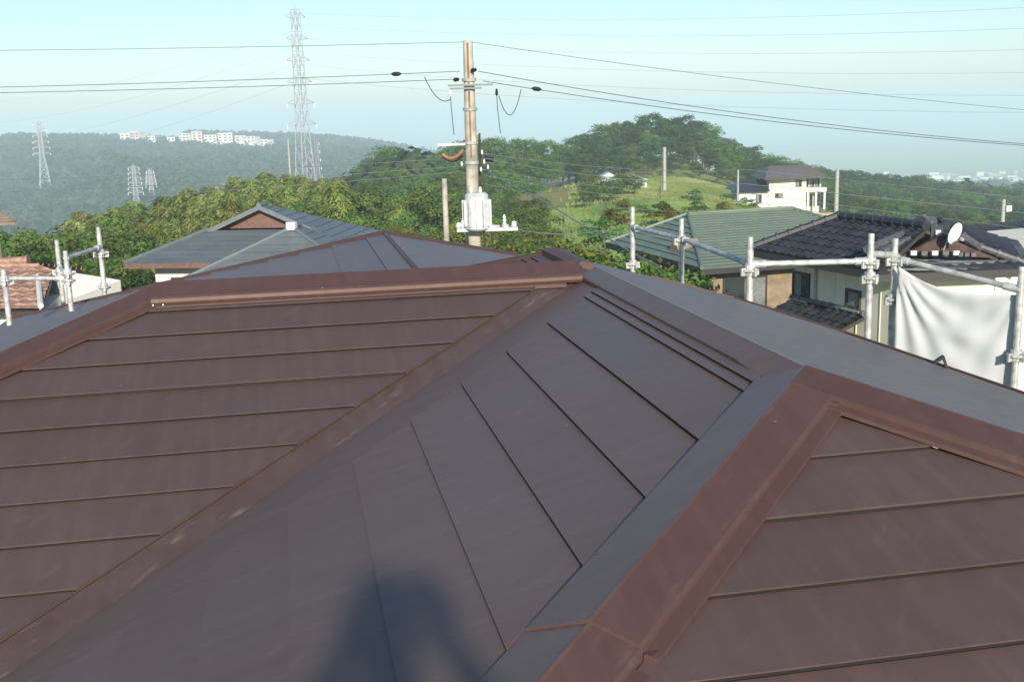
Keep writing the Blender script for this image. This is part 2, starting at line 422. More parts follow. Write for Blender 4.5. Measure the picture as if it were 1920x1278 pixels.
def hz(x, y):
    x = np.asarray(x, float); y = np.asarray(y, float)
    q = feat(x, y).reshape(-1, 2)
    d = np.linalg.norm(q[:, None] - _X[None], axis=-1)
    z = _phi(d) @ _sol[:_n] + np.concatenate([np.ones((len(q), 1)), q], 1) @ _sol[_n:]
    r = np.hypot(x, y).reshape(-1)
    w = np.clip((r - 7) / 12, 0, 1)
    z = np.clip(z, -190, 6) * w
    xx, yy = x.reshape(-1), y.reshape(-1)
    wv = np.clip((r - 450) / 250, 0, 1) * np.clip((1330 - r) / 150, 0, 1)
    z = z + wv * (7 * np.sin(xx / 63 + 0.6 * np.sin(yy / 150)) * np.sin(yy / 110 + xx / 400) + 3.5 * np.sin(xx / 27 + yy / 47))
    return z.reshape(x.shape)
def gh(x, y): return float(hz(np.array([x]), np.array([y]))[0])

rr_ = np.concatenate([[0.01], np.geomspace(6, 11000, 95)])
aa = np.concatenate([np.linspace(-0.75, 0.75, 150), np.linspace(0.75, 2 * math.pi - 0.75, 40)[1:-1]])
gx = np.outer(rr_, np.sin(aa)); gy = np.outer(rr_, np.cos(aa))
# behind the camera the ground runs on at the side's level, blended from left to right
az_ = np.broadcast_to(aa, gx.shape)
zf = hz(gx, gy)
zl = hz(rr_ * math.sin(-0.62), rr_ * math.cos(-0.62))[:, None]; zr_ = hz(rr_ * math.sin(0.62), rr_ * math.cos(0.62))[:, None]
wt = np.clip((az_ - 0.75) / (2 * math.pi - 1.5), 0, 1)
gzv = np.where(az_ > 0.75, zr_ * (1 - wt) + zl * wt, zf)
gzv += np.where(np.hypot(gx, gy) > 60, 0, 0)
nr, na_ = gx.shape
gv = np.stack([gx, gy, gzv], -1).reshape(-1, 3)
gf = []
for i in range(nr - 1):
    for j in range(na_):
        j2 = (j + 1) % na_
        gf.append((i * na_ + j, i * na_ + j2, (i + 1) * na_ + j2, (i + 1) * na_ + j)[::-1])
tag(mesh_obj('ground', gv.tolist(), gf, M['ground'], smooth=True), kind='structure')
m_sea = simple('sea_water', (0.03, 0.07, 0.09), 0.25, bump=0.0)
tag(mesh_obj('sea', [(-11000, 5200, -168), (11000, 5200, -168), (11000, 11000, -168), (-11000, 11000, -168)], [(0, 1, 2, 3)], m_sea), kind='structure')

def patch(name, px0, px1, D0, D1, mat, seed):
    r = np.random.default_rng(seed); nu, nv = 26, 18; vv, ff = [], []
    e0, e1 = np.cumsum(r.normal(0, .12, nv + 1)), np.cumsum(r.normal(0, .12, nv + 1))
    f0, f1 = np.cumsum(r.normal(0, .35, nu + 1)), np.cumsum(r.normal(0, .35, nu + 1))
    for j in range(nv + 1):
        for i in range(nu + 1):
            D = (D0 + f0[i]) * (1 - j / nv) + (D1 + f1[i]) * j / nv
            x = ((px0 - 960) * (1 - i / nu) + (px1 - 960) * i / nu) / F_PX * D * 1.02 + e0[j] * (1 - i / nu) + e1[j] * i / nu
            vv.append((x, D, gh(x, D) + 0.10))
    for j in range(nv):
        for i in range(nu):
            a = j * (nu + 1) + i; ff.append((a, a + 1, a + nu + 2, a + nu + 1))
    tag(mesh_obj(name, vv, ff, mat, smooth=True), kind='structure')
patch('field', 1212, 1290, 150, 188, simple('dry_straw_soil', (0.40, 0.27, 0.12), 0.95, noise=.3, nscale=.3), 3)
patch('field', 1030, 1275, 66, 96, simple('bright_meadow_grass', (0.18, 0.22, 0.06), 0.95, noise=.35, nscale=.35), 4)
patch('field', 1290, 1420, 140, 158, simple('pale_dry_grass', (0.34, 0.30, 0.12), 0.95, noise=.35, nscale=.3), 5)

# ------------------------------------------------------------------ the metal roofed house underfoot
KS = 0.93
S_, A0, B0, D0, F0 = 0.2987, -2.6406 * KS, -1.3492 * KS, -1.8476 * KS, -0.3931 * KS
CW = 0.25 * KS                                   # course width in plan
RU, RZ, APX, RV = 1.6004 * KS, -0.8712 * KS, 3.2689 * KS, 5.9238 * KS
VAL, HIP = 4.3235 * KS, 1.6685 * KS             # valley: v = u + VAL, front hip: v = u + HIP
HL = 6.6602 * KS                                 # left hip of the sunlit slope: v = u + HL
GU, GV = 0.69 * KS, 8.5 * KS                     # rear ridge
P2V = 6.80 * KS
house = thing('metal_roofed_house', 'house with low brown lapped metal roof filling the foreground', 'house', (0, 0, 0), -AZ)
def H(u, v, z): return Vector((u, v, z + CAM_Z))
def pA(u, v, dz=0): return H(u, v, A0 + S_ * v + dz)
def pB(u, v, dz=0): return H(u, v, B0 + S_ * u + dz)
def pD(u, v, dz=0): return H(u, v, D0 + S_ * v + dz)
def pF(u, v, dz=0): return H(u, v, F0 - S_ * u + dz)
UV_U, UV_V = Vector((1, 0, 0)), Vector((0, 1, 0))
EA = 1.9 * KS                                    # eave of the sunlit slope
uL = EA - HL
q2 = math.sqrt(2)
# widths measured square to hip or valley, as plan offsets of (v - u)
tA, tB, hD, hE = 0.125 * q2 * KS, 0.26 * q2 * KS, 0.138 * q2 * KS, 0.172 * q2 * KS
# sunlit slope (faces the camera)
A_poly = [pA(RV - HL, RV), pA(RV - VAL - tA, RV), pA(EA - VAL - tA, EA), pA(uL, EA)]
noseA = [5.4673 * KS - CW * i for i in range(30)] + [5.4673 * KS + CW]
course_slope(house, 'roof_slope', A_poly, UV_V, noseA, M['brown'], jitter=0.3, base_mat=M['deck'])
# grey looking slope between valley and front hip
EB = -2.45 * KS
B_poly = [pB(RU - 0.02, APX + 0.25 * KS), pB(RU - 0.02, RU - 0.02 + VAL + tB * -1.0 - 0.0), pB(EB, EB + VAL - tB), pB(EB, EB + HIP + hE), pB(RU - 0.02, RU - 0.02 + HIP + hE)]
B_poly = [pB(RU - 0.02, RU - 0.02 + HIP + hE), pB(RU - 0.02, RU - 0.02 + VAL - tB), pB(EB, EB + VAL - tB), pB(EB, EB + HIP + hE)]
noseB = [1.4263 * KS - CW * i for i in range(20)] + [1.478 * KS]
course_slope(house, 'roof_slope', B_poly, UV_U, noseB, M['brown_skytone'], h=0.014, jitter=0.3, base_mat=M['deck'])
# front hip end
ED = -1.05 * KS
uDR = RU + (APX - ED)
D_poly = [pD(RU, APX - hD), pD(ED - HIP + hD, ED), pD(uDR - hD, ED)]
noseD = [2.8449 * KS - CW * i for i in range(30)]
course_slope(house, 'roof_slope', D_poly, UV_V, noseD, M['brown'], jitter=0.3, base_mat=M['deck'])
# far side slope falling to the right
F_pts = [(RU, P2V), (2.30 * KS, 6.98 * KS), (2.86 * KS, 6.92 * KS), (3.28 * KS, 6.18 * KS), (3.45 * KS, 5.40 * KS), (3.60 * KS, 4.85 * KS), (3.86 * KS, 3.9 * KS), (3.95 * KS, APX - (3.95 * KS - RU))]
F_poly = [pF(*p) for p in F_pts] + [pF(RU, APX)]
course_slope(house, 'roof_slope', F_poly, -UV_U, [-(RU + 0.12 + CW * i) for i in range(12)], M['brown_skytone'], h=0.005, lip=0.002, under=0.003, top_h=0.002, base_mat=M['deck'])
# slope left of the left hip
L0 = A0 + S_ * HL
def pL(u, v, dz=0): return H(u, v, L0 + S_ * u + dz)
L_poly = [pL(RV - HL, RV), pL(EA - HL, EA), pL(EA - HL, 9.0 * KS), pL(RV - HL, RV + 0.01)]
L_poly = [pL(RV - HL, RV), pL(EA - HL, EA), pL(EA - HL, 2 * RV - EA)]
course_slope(house, 'roof_slope', L_poly, UV_U, [RV - HL - CW * i for i in range(1, 30)], M['brown_skytone'], h=0.012, base_mat=M['deck'])
# back of the main ridge
C0 = RZ + S_ * RV
def pC(u, v, dz=0): return H(u, v, C0 - S_ * v + dz)
bkv = 2 * RV - EA
course_slope(house, 'roof_slope', [pC(RV - HL, RV), pC(GU, RV), pC(GU - (bkv - RV), bkv), pC(EA - HL, bkv)], -UV_V, [-(RV + CW * i) for i in range(1, 30)], M['brown'], h=0.012, base_mat=M['deck'])
# rear hipped block
G0, G1 = RZ - S_ * GU, RZ + S_ * GU
def pGl(u, v, dz=0): return H(u, v, G0 + S_ * u + dz)
def pGr(u, v, dz=0): return H(u, v, G1 - S_ * u + dz)
def pGb(u, v, dz=0): return H(u, v, RZ + S_ * GV - S_ * v + dz)
ge, ge2 = 3.6 * KS, 1.25 * KS
course_slope(house, 'roof_slope', [pGl(GU, RV), pGl(GU, GV), pGl(GU - ge, GV + ge), pGl(GU - ge, RV + ge)], UV_U, [GU - 0.13 - CW * 1.0 * i for i in range(20)], M['brown_skytone'], h=0.012, base_mat=M['deck'])
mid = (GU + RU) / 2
course_slope(house, 'roof_slope', [pGr(GU, RV), pGr(mid, RV), pGr(mid, GV + mid - GU), pGr(GU, GV)], -UV_U, [-(GU + 0.1)], M['brown_skytone'], h=0.005, base_mat=M['deck'])
course_slope(house, 'roof_slope', [pGr(mid, P2V + RU - mid), pGr(GU + ge2, P2V + RU - mid + 0.5), pGr(GU + ge2, GV + ge2), pGr(mid, GV + mid - GU)], -UV_U, [-(GU + CW * i) for i in range(3, 20)], M['brown_skytone'], h=0.005, base_mat=M['deck'])
course_slope(house, 'roof_slope', [pGb(GU, GV), pGb(GU - ge, GV + ge), pGb(GU + ge2, GV + ge), pGb(GU + ge2, GV + ge2)], -UV_V, [-(GV + CW * i) for i in range(1, 20)], M['brown'], h=0.012, base_mat=M['deck'])
# short slope behind the main ridge, under the far ridge end
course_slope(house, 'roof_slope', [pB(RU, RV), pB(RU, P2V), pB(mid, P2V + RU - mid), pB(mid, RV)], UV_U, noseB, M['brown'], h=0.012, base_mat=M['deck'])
def pK(u, v, dz=0): return H(u, v, RZ + S_ * P2V - S_ * v + dz)
course_slope(house, 'roof_slope', [pK(RU, P2V), pK(mid, P2V + RU - mid), pK(RU + 0.15, P2V + 0.15)], -UV_V, [], M['brown'], h=0.005, base_mat=M['deck'])

# valley tray: two wings, in two lengths
def strip(f0, f1, u0, u1, off0, off1, dz0, dz1, th, name, mat, parent):
    pts = [f0(u0, u0 + off0, dz0), f0(u1, u1 + off0, dz0), f1(u1, u1 + off1, dz1), f1(u0, u0 + off1, dz1)]
    n = (pts[1] - pts[0]).cross(pts[3] - pts[0]); n.normalize()
    if n.z < 0: pts = pts[::-1]; n = -n
    return MB().prism(pts, -n * th).build(name, mat, parent)
vt = strip(pA, pA, EB, RV - VAL - 0.02, VAL, VAL + tA + 0.05, -0.006, -0.006, 0.004, 'valley_tray', M['tray'], house)
strip(pB, pB, EB, RV - VAL - 0.02, VAL - tB - 0.02, VAL - 0.0005, 0.002, -0.006, 0.004, 'tray_wing', M['brown_skytone'], vt)

# hip and ridge caps: wide folded covers with a deep front lip
def hip_cap(line, s0, s1, wa, wb, ha, hb, crest, name, mat, lip_a=0.03, lip_b=0.012, lift=0.0, overlap=True):
    """line(s) -> plan point on the crest; wa/wb: functions giving the point of wing a / b at s"""
    n = 14
    def prof(s):
        c = line(s) + Vector((0, 0, crest + lift))
        a = wa(s) + Vector((0, 0, ha + lift)); b_ = wb(s) + Vector((0, 0, hb + lift))
        ad = a - Vector((0, 0, lip_a)); bd = b_ - Vector((0, 0, lip_b))
        c1 = c + (a - c) * 0.06 - Vector((0, 0, 0.0015)); c2 = c + (b_ - c) * 0.06 - Vector((0, 0, 0.0015))
        am = a + (c - a) * 0.07 + Vector((0, 0, 0.003))
        ai = ad + (c - a) * 0.10
        return [ad, a, am, c1, c, c2, b_, bd, ai - Vector((0, 0, 0.012))]
    mb = MB()
    P0 = [prof(s0 + (s1 - s0) * i / n) for i in range(n + 1)]
    m_ = len(P0[0])
    for pr in P0: mb.v += [tuple(p) for p in pr]
    for i in range(n):
        for j in range(m_):
            k_ = (j + 1) % m_
            mb.f.append((i * m_ + j, i * m_ + k_, (i + 1) * m_ + k_, (i + 1) * m_ + j))
    mb.f.append(tuple(range(m_))[::-1]); mb.f.append(tuple(n * m_ + j for j in range(m_)))
    o = mb.build(name, mat, house)
    o.data.materials.append(M['brown_skytone'])  # far wing of the same cap coloured lighter for its sky reflection
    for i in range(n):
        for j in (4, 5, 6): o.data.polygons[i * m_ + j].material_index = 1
    return o

# front left hip (two lengths, the upper one laps over the lower)
def l1(u): return pB(u, u + HIP)
def wD(u): return pD(u + hD / 2, u + HIP - hD / 2)
def wE(u): return pB(u - hE / 2, u + HIP + hE / 2)
uj = 0.60 * KS
hc1 = hip_cap(l1, RU, uj, wD, wE, 0.040, 0.017, 0.045, 'hip_cap', M['brown_cap'], 0.034, 0.014)
hc2 = hip_cap(l1, uj + 0.015, ED - HIP, wD, wE, 0.032, 0.012, 0.038, 'hip_cap', M['brown_cap'], 0.028, 0.010)
# inner fold strip along the lower lip of the caps on the front hip end
def fold(line_pts, w, name='drip_fold', parent=house):
    a, b_ = line_pts
    d = (b_ - a).normalized(); n = Vector((0, 0, 1)); sdir = d.cross(n).normalized()
    if sdir.y > 0: sdir = -sdir
    mb = MB()
    mb.sweep(lambda p: [p, p + sdir * w + Vector((0, 0, -w * S_ * 0.5)), p + sdir * w + Vector((0, 0, -w * S_ * 0.5 - 0.012)), p + Vector((0, 0, -0.022))], a, b_)
    return mb.build(name, M['brown_cap'], parent)
fold((wD(RU - 0.03) + Vector((0, 0, 0.028)), wD(uj) + Vector((0, 0, 0.028))), 0.035, parent=hc1)
fold((wD(uj - 0.03) + Vector((0, 0, 0.022)), wD(ED - HIP) + Vector((0, 0, 0.022))), 0.035, parent=hc2)
MB().box(wD(uj + 0.01) + Vector((0.008, -0.012, 0.014)), (0.034, 0.020, 0.026), rz=0.78).build('cap_end', M['brown_cap'], hc1)
# front right hip
def l2(t): return pF(RU + t, APX - t)
def wD2(t): return pD(RU + t - hD / 2, APX - t - hD / 2)
def wF2(t): return pF(RU + t + hE / 2, APX - t + hE / 2)
hc3 = hip_cap(l2, 0.0, APX - ED, wD2, wF2, 0.042, 0.012, 0.047, 'hip_cap', M['brown_cap'], 0.036, 0.010)
fold((wD2(0.05) + Vector((0, 0, 0.030)), wD2(APX - ED) + Vector((0, 0, 0.030))), 0.035, parent=hc3)
MB().box(pD(RU + 0.0, APX - hD - 0.004, 0.026), (0.034, 0.030, 0.020), rz=.78).build('cap_end', M['brown_cap'], hc3)
# ridge over the front wing
rw = 0.085 * KS
hip_cap(lambda v: H(RU, v, RZ), RV - 0.1, APX + 0.01, lambda v: pB(RU - rw, max(v, 3.42 * KS), -.016 if v < 3.55 * KS else 0), lambda v: pF(RU + 0.20, v), 0.020, 0.004, 0.040, 'ridge_cap', M['brown_skytone'], 0.020, 0.004)
# main ridge: box cap with a rounded front roll
mb = MB()
def ridge_prof(u):
    y0 = RV - 0.150 * KS
    base = A0 + S_ * y0
    pts = [(y0 + 0.010, base + 0.010), (y0 - 0.004, base + 0.016), (y0 - 0.012, base + 0.030), (y0 - 0.008, base + 0.046), (y0 + 0.006, base + 0.056), (y0 + 0.025, base + 0.061),
           (RV, RZ + 0.066), (RV + 0.13, RZ + 0.045), (RV + 0.13, RZ - 0.02), (RV, RZ - 0.03)]
    return [H(u, a, b_) for a, b_ in pts]
mb.sweep(ridge_prof, RV - HL + 0.02, RU - 0.075)
rc = mb.build('ridge_cap', M['brown_cap'], house)
MB().sweep(lambda u: [H(u, RV - 0.175 * KS, A0 + S_ * RV - 0.175 * KS * S_ + 0.022), H(u, RV - 0.13 * KS, RZ - 0.02), H(u, RV - 0.12 * KS, RZ - 0.05), H(u, RV - 0.175 * KS, A0 + S_ * RV - 0.175 * KS * S_ + 0.004)], RV - HL - 0.01, RV - VAL - tA).build('drip_fold', M['brown_cap'], rc)
for dx in (0.03, 0.075):  # two pale studs added in place of glints on the roll
    MB().tube([H(RV - HL + dx, RV - 0.168 * KS, RZ - 0.022), H(RV - HL + dx, RV - 0.178 * KS, RZ - 0.020)], 0.0035, 8).build('glint_stud', M['galv'], rc)
# left hip
def l3(u): return pA(u, u + HL)
hc4 = hip_cap(l3, RV - HL, uL, lambda u: pA(u + 0.09 * KS, u + HL - 0.09 * KS), lambda u: pL(u - 0.09 * KS, u + HL + 0.09 * KS), 0.040, 0.020, 0.046, 'hip_cap', M['brown_cap'], 0.034, 0.014)
a_, b2 = pA(RV - HL + 0.09 * KS, RV - 0.09 * KS, 0.026), pA(uL + 0.09 * KS, EA - 0.09 * KS, 0.026)
fold((a_, b2), 0.03, parent=hc4)
def rivets(f, s0, s1, step, parent):
    n = max(1, int(abs(s1 - s0) / step))
    for i in range(n):
        p = f(s0 + (s1 - s0) * (i + .5) / n)
        MB().tube([p, p + Vector((0, 0, .003)), p + Vector((0, 0, .004))], [.0045, .004, .0015], 6).build('rivet', M['brown_cap'], parent)
rivets(lambda u: wD(u).lerp(l1(u), .12) + Vector((0, 0, .040)), RU - .1, uj, .23, hc1)
rivets(lambda u: wE(u).lerp(l1(u), .12) + Vector((0, 0, .020)), RU - .1, uj, .33, hc1)
rivets(lambda u: wD(u).lerp(l1(u), .12) + Vector((0, 0, .033)), uj, ED - HIP, .3, hc2)
rivets(lambda q: wD2(q).lerp(l2(q), .12) + Vector((0, 0, .042)), .1, 2.2, .23, hc3)
rivets(lambda u: pA(u + .08 * KS, u + HL - .08 * KS, .041), RV - HL, uL, .28, hc4)
# rear ridge and hips (narrow dark-edged caps)
def small_cap(a, b_, w, h, name):
    d = (b_ - a); d.z = 0; d.normalize(); sd = Vector((-d.y, d.x, 0))
    return MB().sweep(lambda p: [p + sd * w - Vector((0, 0, w * S_)), p + sd * w + Vector((0, 0, h)), p + Vector((0, 0, h + 0.012)), p - sd * w + Vector((0, 0, h)), p - sd * w - Vector((0, 0, w * S_))], a, b_).build(name, M['brown_cap'], house)
small_cap(H(GU, RV + 0.1, RZ), H(GU, GV + 0.02, RZ), 0.016, 0.008, 'ridge_cap')
small_cap(H(GU, GV, RZ), pGl(GU - ge, GV + ge), 0.03, 0.014, 'hip_cap')
small_cap(H(GU, GV, RZ), pGr(GU + ge2, GV + ge2), 0.03, 0.012, 'hip_cap')
small_cap(H(RU, P2V, RZ), pB(mid - 0.25, P2V + RU - mid + 0.25), 0.022, 0.016, 'hip_cap')
small_cap(H(RU, RV + 0.15, RZ), H(RU, P2V + 0.02, RZ), 0.06, 0.025, 'ridge_cap')
# dark edging along the far eave
for p, q in zip(F_pts[1:-1], F_pts[2:]):
    a, b_ = pF(*p), pF(*q)
    d = (b_ - a).normalized(); sd = Vector((d.y, -d.x, 0)).normalized()
    if sd.x < 0: sd = -sd
    MB().sweep(lambda r: [r + Vector((0, 0, 0.012)), r + sd * 0.03 + Vector((0, 0, 0.006)), r + sd * 0.03 - Vector((0, 0, 0.09)), r - Vector((0, 0, 0.06))], a, b_).build('eave_trim', M['brown_cap'], house)
# walls
wz = CAM_Z + min(A0 + S_ * EA, B0 + S_ * EB) - 0.12
MB().box(((EB + 0.4 + 2.9 * KS) / 2, (ED + 0.4 + 6.6 * KS) / 2, wz / 2 - 0.6), (2.9 * KS - EB - 0.4, 6.6 * KS - ED - 0.4, wz + 1.2)).build('wall', M['house_wall'], house)
MB().box(((uL + 0.5 + GU + 2.4) / 2, (EA + 0.5 + 9.5) / 2, wz / 2 - 0.62), (GU + 2.4 - uL - 0.5, 9.5 - EA - 0.5, wz + 1.22)).build('wall', M['house_wall'], house)

def uvw(u, v, z=0.0):
    return Vector((u * math.cos(AZ) + v * math.sin(AZ), -u * math.sin(AZ) + v * math.cos(AZ), z))

# black folded flap on the eave in front of the white sheet
fp = house.matrix_basis @ pF(3.42 * KS, 5.36 * KS)
mb = MB()
mb.sweep(lambda y: [Vector((-0.055, y, 0.0)), Vector((-0.005, y, 0.052)), Vector((0.012, y, 0.052)), Vector((0.05, y, -0.03)), Vector((0.03, y, -0.03)), Vector((0.0, y, 0.03)), Vector((-0.035, y, 0.0))], -0.03, 0.03)
o = mb.build('folded_flap', M['black'])
o.location = fp + Vector((0.0, 0.0, 0.022)); o.rotation_euler = (0, 0.1, -0.3); o.scale = (.72, .72, .72)
tag(o, 'small black bent flap standing on the grey roof edge before the white sheet', 'flap')

# ------------------------------------------------------------------ scaffolding
def coupler(c, parent, r=0.034):
    mb = MB(); c = Vector(c)
    mb.tube([c - Vector((0, 0, 0.035)), c + Vector((0, 0, 0.035))], r, 10)
    mb.tube([c - Vector((0, 0, 0.006)), c + Vector((0, 0, 0.006))], r * 1.75, 8)
    for k in range(4):
        w = k * math.pi / 2 + 0.4
        mb.box(c + Vector((math.cos(w) * r * 1.5, math.sin(w) * r * 1.5, -0.01)), (0.03, 0.014, 0.05), rz=w)
    return mb.build('coupler', M['galv'], parent)
def post(x, ytop, D, parent, mat='galv', r=0.0215, zbot=None, couplers=()):
    t = P(x, ytop, D)
    zb = gh(t.x, t.y) if zbot is None else zbot
    MB().tube([(t.x, t.y, zb), (t.x, t.y, t.z - 0.09), (t.x, t.y, t.z - 0.085), (t.x, t.y, t.z)], [r, r, r * 0.88, r * 0.88], 12).build('post', M[mat], parent)
    for z in couplers: coupler((t.x, t.y, z), parent)
    z = zb + 0.35
    while z < t.z - 2.2:
        coupler((t.x, t.y, z), parent); z += 0.9
    return t
def rail(a, b_, parent, r=0.0180, mat='galv'):
    a, b_ = Vector(a), Vector(b_)
    o = MB().tube([a, b_], r, 12).build('rail', M[mat], parent)
    d = (b_ - a).normalized()
    for e_, s_ in ((a, 1), (b_, -1)): MB().tube([e_, e_ + d * s_ * 0.10], r * 1.35, 10).build('rail_end', M[mat], o)
    return o
RZ_ = P(1407, 495, 7.0).z
sr = thing('scaffold', 'galvanised tube scaffold round the eave, carrying the white sheet', 'scaffold', (P(1407, 495, 7.0).x, 7.0, 0))
def at_parent(par):   # children are modelled in world space; this offset makes them local
    par.matrix_parent_inverse = Matrix()
sr.location = (0, 0, 0)
pp = {}
for nm, x, yt, D, ex in (('a', 1186, 388, 9.5, (495,)), ('b', 1278, 410, 8.5, (450,)), ('c', 1407, 444, 7.0, (506,)), ('d', 1634, 438, 7.0, (492, 520)), ('e', 1679, 447, 7.1, (487, 560)), ('f', 1916, 500, 6.5, (665,))):
    zc = [P(x, y_, D).z for y_ in ex]
    pp[nm] = post(x, yt, D, sr, couplers=zc)
def atz(n, z): return (pp[n].x, pp[n].y, z)
for i, j in (('a', 'b'), ('b', 'c'), ('c', 'd')):
    rail(atz(i, RZ_), atz(j, RZ_), sr)
zf6 = P(1916, 543, 6.5).z
rail(atz('e', RZ_), atz('f', zf6), sr)
rail(atz('d', RZ_ + 0.045), atz('e', RZ_ + 0.02), sr, r=0.016, mat='galv_dull')
rail(atz('d', RZ_ - 0.72), atz('e', RZ_ - 0.72), sr, r=0.016, mat='galv_dull')
for (i, j) in (('a', 'b'), ('b', 'c'), ('c', 'd'), ('e', 'f')):
    rail(atz(i, RZ_ - 1.9), atz(j, RZ_ - 1.9), sr)
sl_ = thing('scaffold', 'pale tube scaffold beside the orange tiled roof', 'scaffold')
lp = {}
LZ = P(187, 463, 10.0).z
for nm, x, yt, D, ex in (('a', 184, 426, 10.0, (475, 538)), ('b', 122, 470, 9.2, (512, 525)), ('c', 106, 450, 10.2, (508,)), ('d', 6, 505, 8.6, (525,))):
    lp[nm] = post(x, yt, D, sl_, couplers=[P(x, y_, D).z for y_ in ex])
rail((lp['b'].x, lp['b'].y, LZ), (lp['a'].x, lp['a'].y, LZ), sl_)
z2 = P(110, 522, 9.2).z
rail((lp['b'].x, lp['b'].y, z2), P(-260, 522, 9.2), sl_)
rail((lp['c'].x, lp['c'].y, z2 - .02), (lp['b'].x, lp['b'].y, z2 - .02), sl_, r=0.016)

# white sheet tied to the scaffold
nx, ny = 46, 40
tl, tr_, br, bl = P(1684, 498, 7.02), P(1914, 552, 6.52), P(1906, 770, 6.52), P(1676, 690, 7.02)
bl.z -= 0.3; br.z -= 0.3
sv, sf = [], []
for j in range(ny + 1):
    for i in range(nx + 1):
        s, t = i / nx, j / ny
        top = tl.lerp(tr_, s); bot = bl.lerp(br, s)
        sag = 0.075 * (4 * s * (1 - s)) * (1.25 - 0.5 * s)
        top = top - Vector((0, 0, sag))
        p = top.lerp(bot, t)
        n = Vector((-0.6, -0.8, 0))
        ang = math.atan2(t + 0.02, s + 0.02)
        rad = math.hypot(s, t)
        w = 0.014 * math.sin(ang * 17 + 0.6) * math.exp(-rad * 1.6) * min(1, rad * 6)
        ang2 = math.atan2(t + 0.02, 1.02 - s); rad2 = math.hypot(1 - s, t)
        w += 0.011 * math.sin(ang2 * 13) * math.exp(-rad2 * 2.0) * min(1, rad2 * 6)
        w += 0.014 * math.exp(-((t - 0.30 + 0.55 * (s - 0.5) ** 2 * 2) / 0.05) ** 2) * math.sin(math.pi * s) * 0.8
        w += 0.005 * math.sin(9 * s + 2 * math.sin(3 * t)) * t + 0.0015 * math.sin(31 * s + 5 * t) + 0.0015 * math.sin(23 * t - 8 * s) + 0.03 * math.sin(math.pi * s) * t
        sv.append(p + n * w)
for j in range(ny):
    for i in range(nx):
        a = j * (nx + 1) + i
        sf.append((a, a + nx + 1, a + nx + 2, a + 1))
o = mesh_obj('sheet', sv, sf, M['sheet'], smooth=True)
md = o.modifiers.new('thickness', 'SOLIDIFY'); md.thickness = 0.0015
tag(o, 'white translucent sheet hung sagging from the scaffold rail', 'sheet')

# ------------------------------------------------------------------ neighbouring houses
def wall_prism(parent, pts, z0, z1, mat, name='wall'):
    poly = [Vector((p[0], p[1], z1)) for p in pts]
    ar = sum(poly[i].x * poly[(i + 1) % len(poly)].y - poly[(i + 1) % len(poly)].x * poly[i].y for i in range(len(poly)))
    if ar < 0: poly = poly[::-1]
    return MB().prism(poly, (0, 0, z0 - z1)).build(name, mat, parent)
def window(parent, a, b_, z0, z1, panes=2, depth=0.06, fm=None, out=0.03):
    """window on a vertical wall whose foot runs from a to b (outside on the right hand of a->b)"""
    a, b_ = Vector((a[0], a[1], 0)), Vector((b_[0], b_[1], 0))
    d = (b_ - a).normalized(); n = Vector((d.y, -d.x, 0)); w = (b_ - a).length
    rz = math.atan2(d.y, d.x); fw = 0.06
    c = (a + b_) / 2 + n * out
    mb = MB()
    for z in (z0, z1): mb.box((c.x, c.y, z), (w + fw, depth, fw), rz=rz)
    for s in (-w / 2, w / 2): mb.box((c.x + d.x * s, c.y + d.y * s, (z0 + z1) / 2), (fw, depth - 0.006, z1 - z0 - fw), rz=rz)
    fr = mb.build('window', fm or M['frame'], parent)
    q = c + n * 0.03
    MB().box((q.x, q.y, z0 - 0.055), (w + 0.16, depth + 0.06, 0.035), rz=rz).build('sill', M['galv_dull'], fr)
    for k in range(panes):
        s = (-0.5 + (k + 0.5) / panes) * w
        q = (a + b_) / 2 + n * (out - 0.012 + 0.008 * (k % 2)) + d * s
        MB().box((q.x, q.y, (z0 + z1) / 2), (w / panes - 0.03, 0.012, z1 - z0 - fw), rz=rz).build('pane', M['glass'] if (k + int(w * 10)) % 2 else M['curtain'], fr)
    return fr
def bounds(poly, up, c):
    up = Vector(up).normalized(); lo = min(Vector(p).dot(up) for p in poly); hi = max(Vector(p).dot(up) for p in poly)
    return [lo + c * i for i in range(1, int((hi - lo) / c) + 1)]
def slope_c(parent, poly, c, mat, h=0.02, **kw):
    poly = [Vector(p) for p in poly]
    n = (poly[1] - poly[0]).cross(poly[2] - poly[0]).normalized()
    if n.z < 0: n = -n
    up = Vector((-n.x, -n.y, 0)).normalized()
    return course_slope(parent, 'roof_slope', poly, up, bounds(poly, up, c), mat, h=h, **kw)
def cap_line(parent, a, b_, r, mat, name='ridge_cap', seg=1, knobs=0.0):
    a, b_ = Vector(a), Vector(b_)
    up = Vector((0, 0, r * 0.5))
    o = MB().tube([a + up, b_ + up], r, 8).build(name, mat, parent)
    if knobs:
        L_ = (b_ - a).length; n = int(L_ / knobs)
        d = (b_ - a).normalized()
        for i in range(n + 1):
            p = a + up + d * (i * L_ / max(n, 1))
            MB().tube([p - d * 0.03, p + d * 0.03], r * 1.25, 8).build('ridge_tile_joint', mat, o)
    return o
def on_plane(pts, a, b_, c):
    a, b_, c = Vector(a), Vector(b_), Vector(c); n = (b_ - a).cross(c - a)
    return [Vector((p[0], p[1], a.z - ((p[0] - a.x) * n.x + (p[1] - a.y) * n.y) / n.z)) for p in pts]
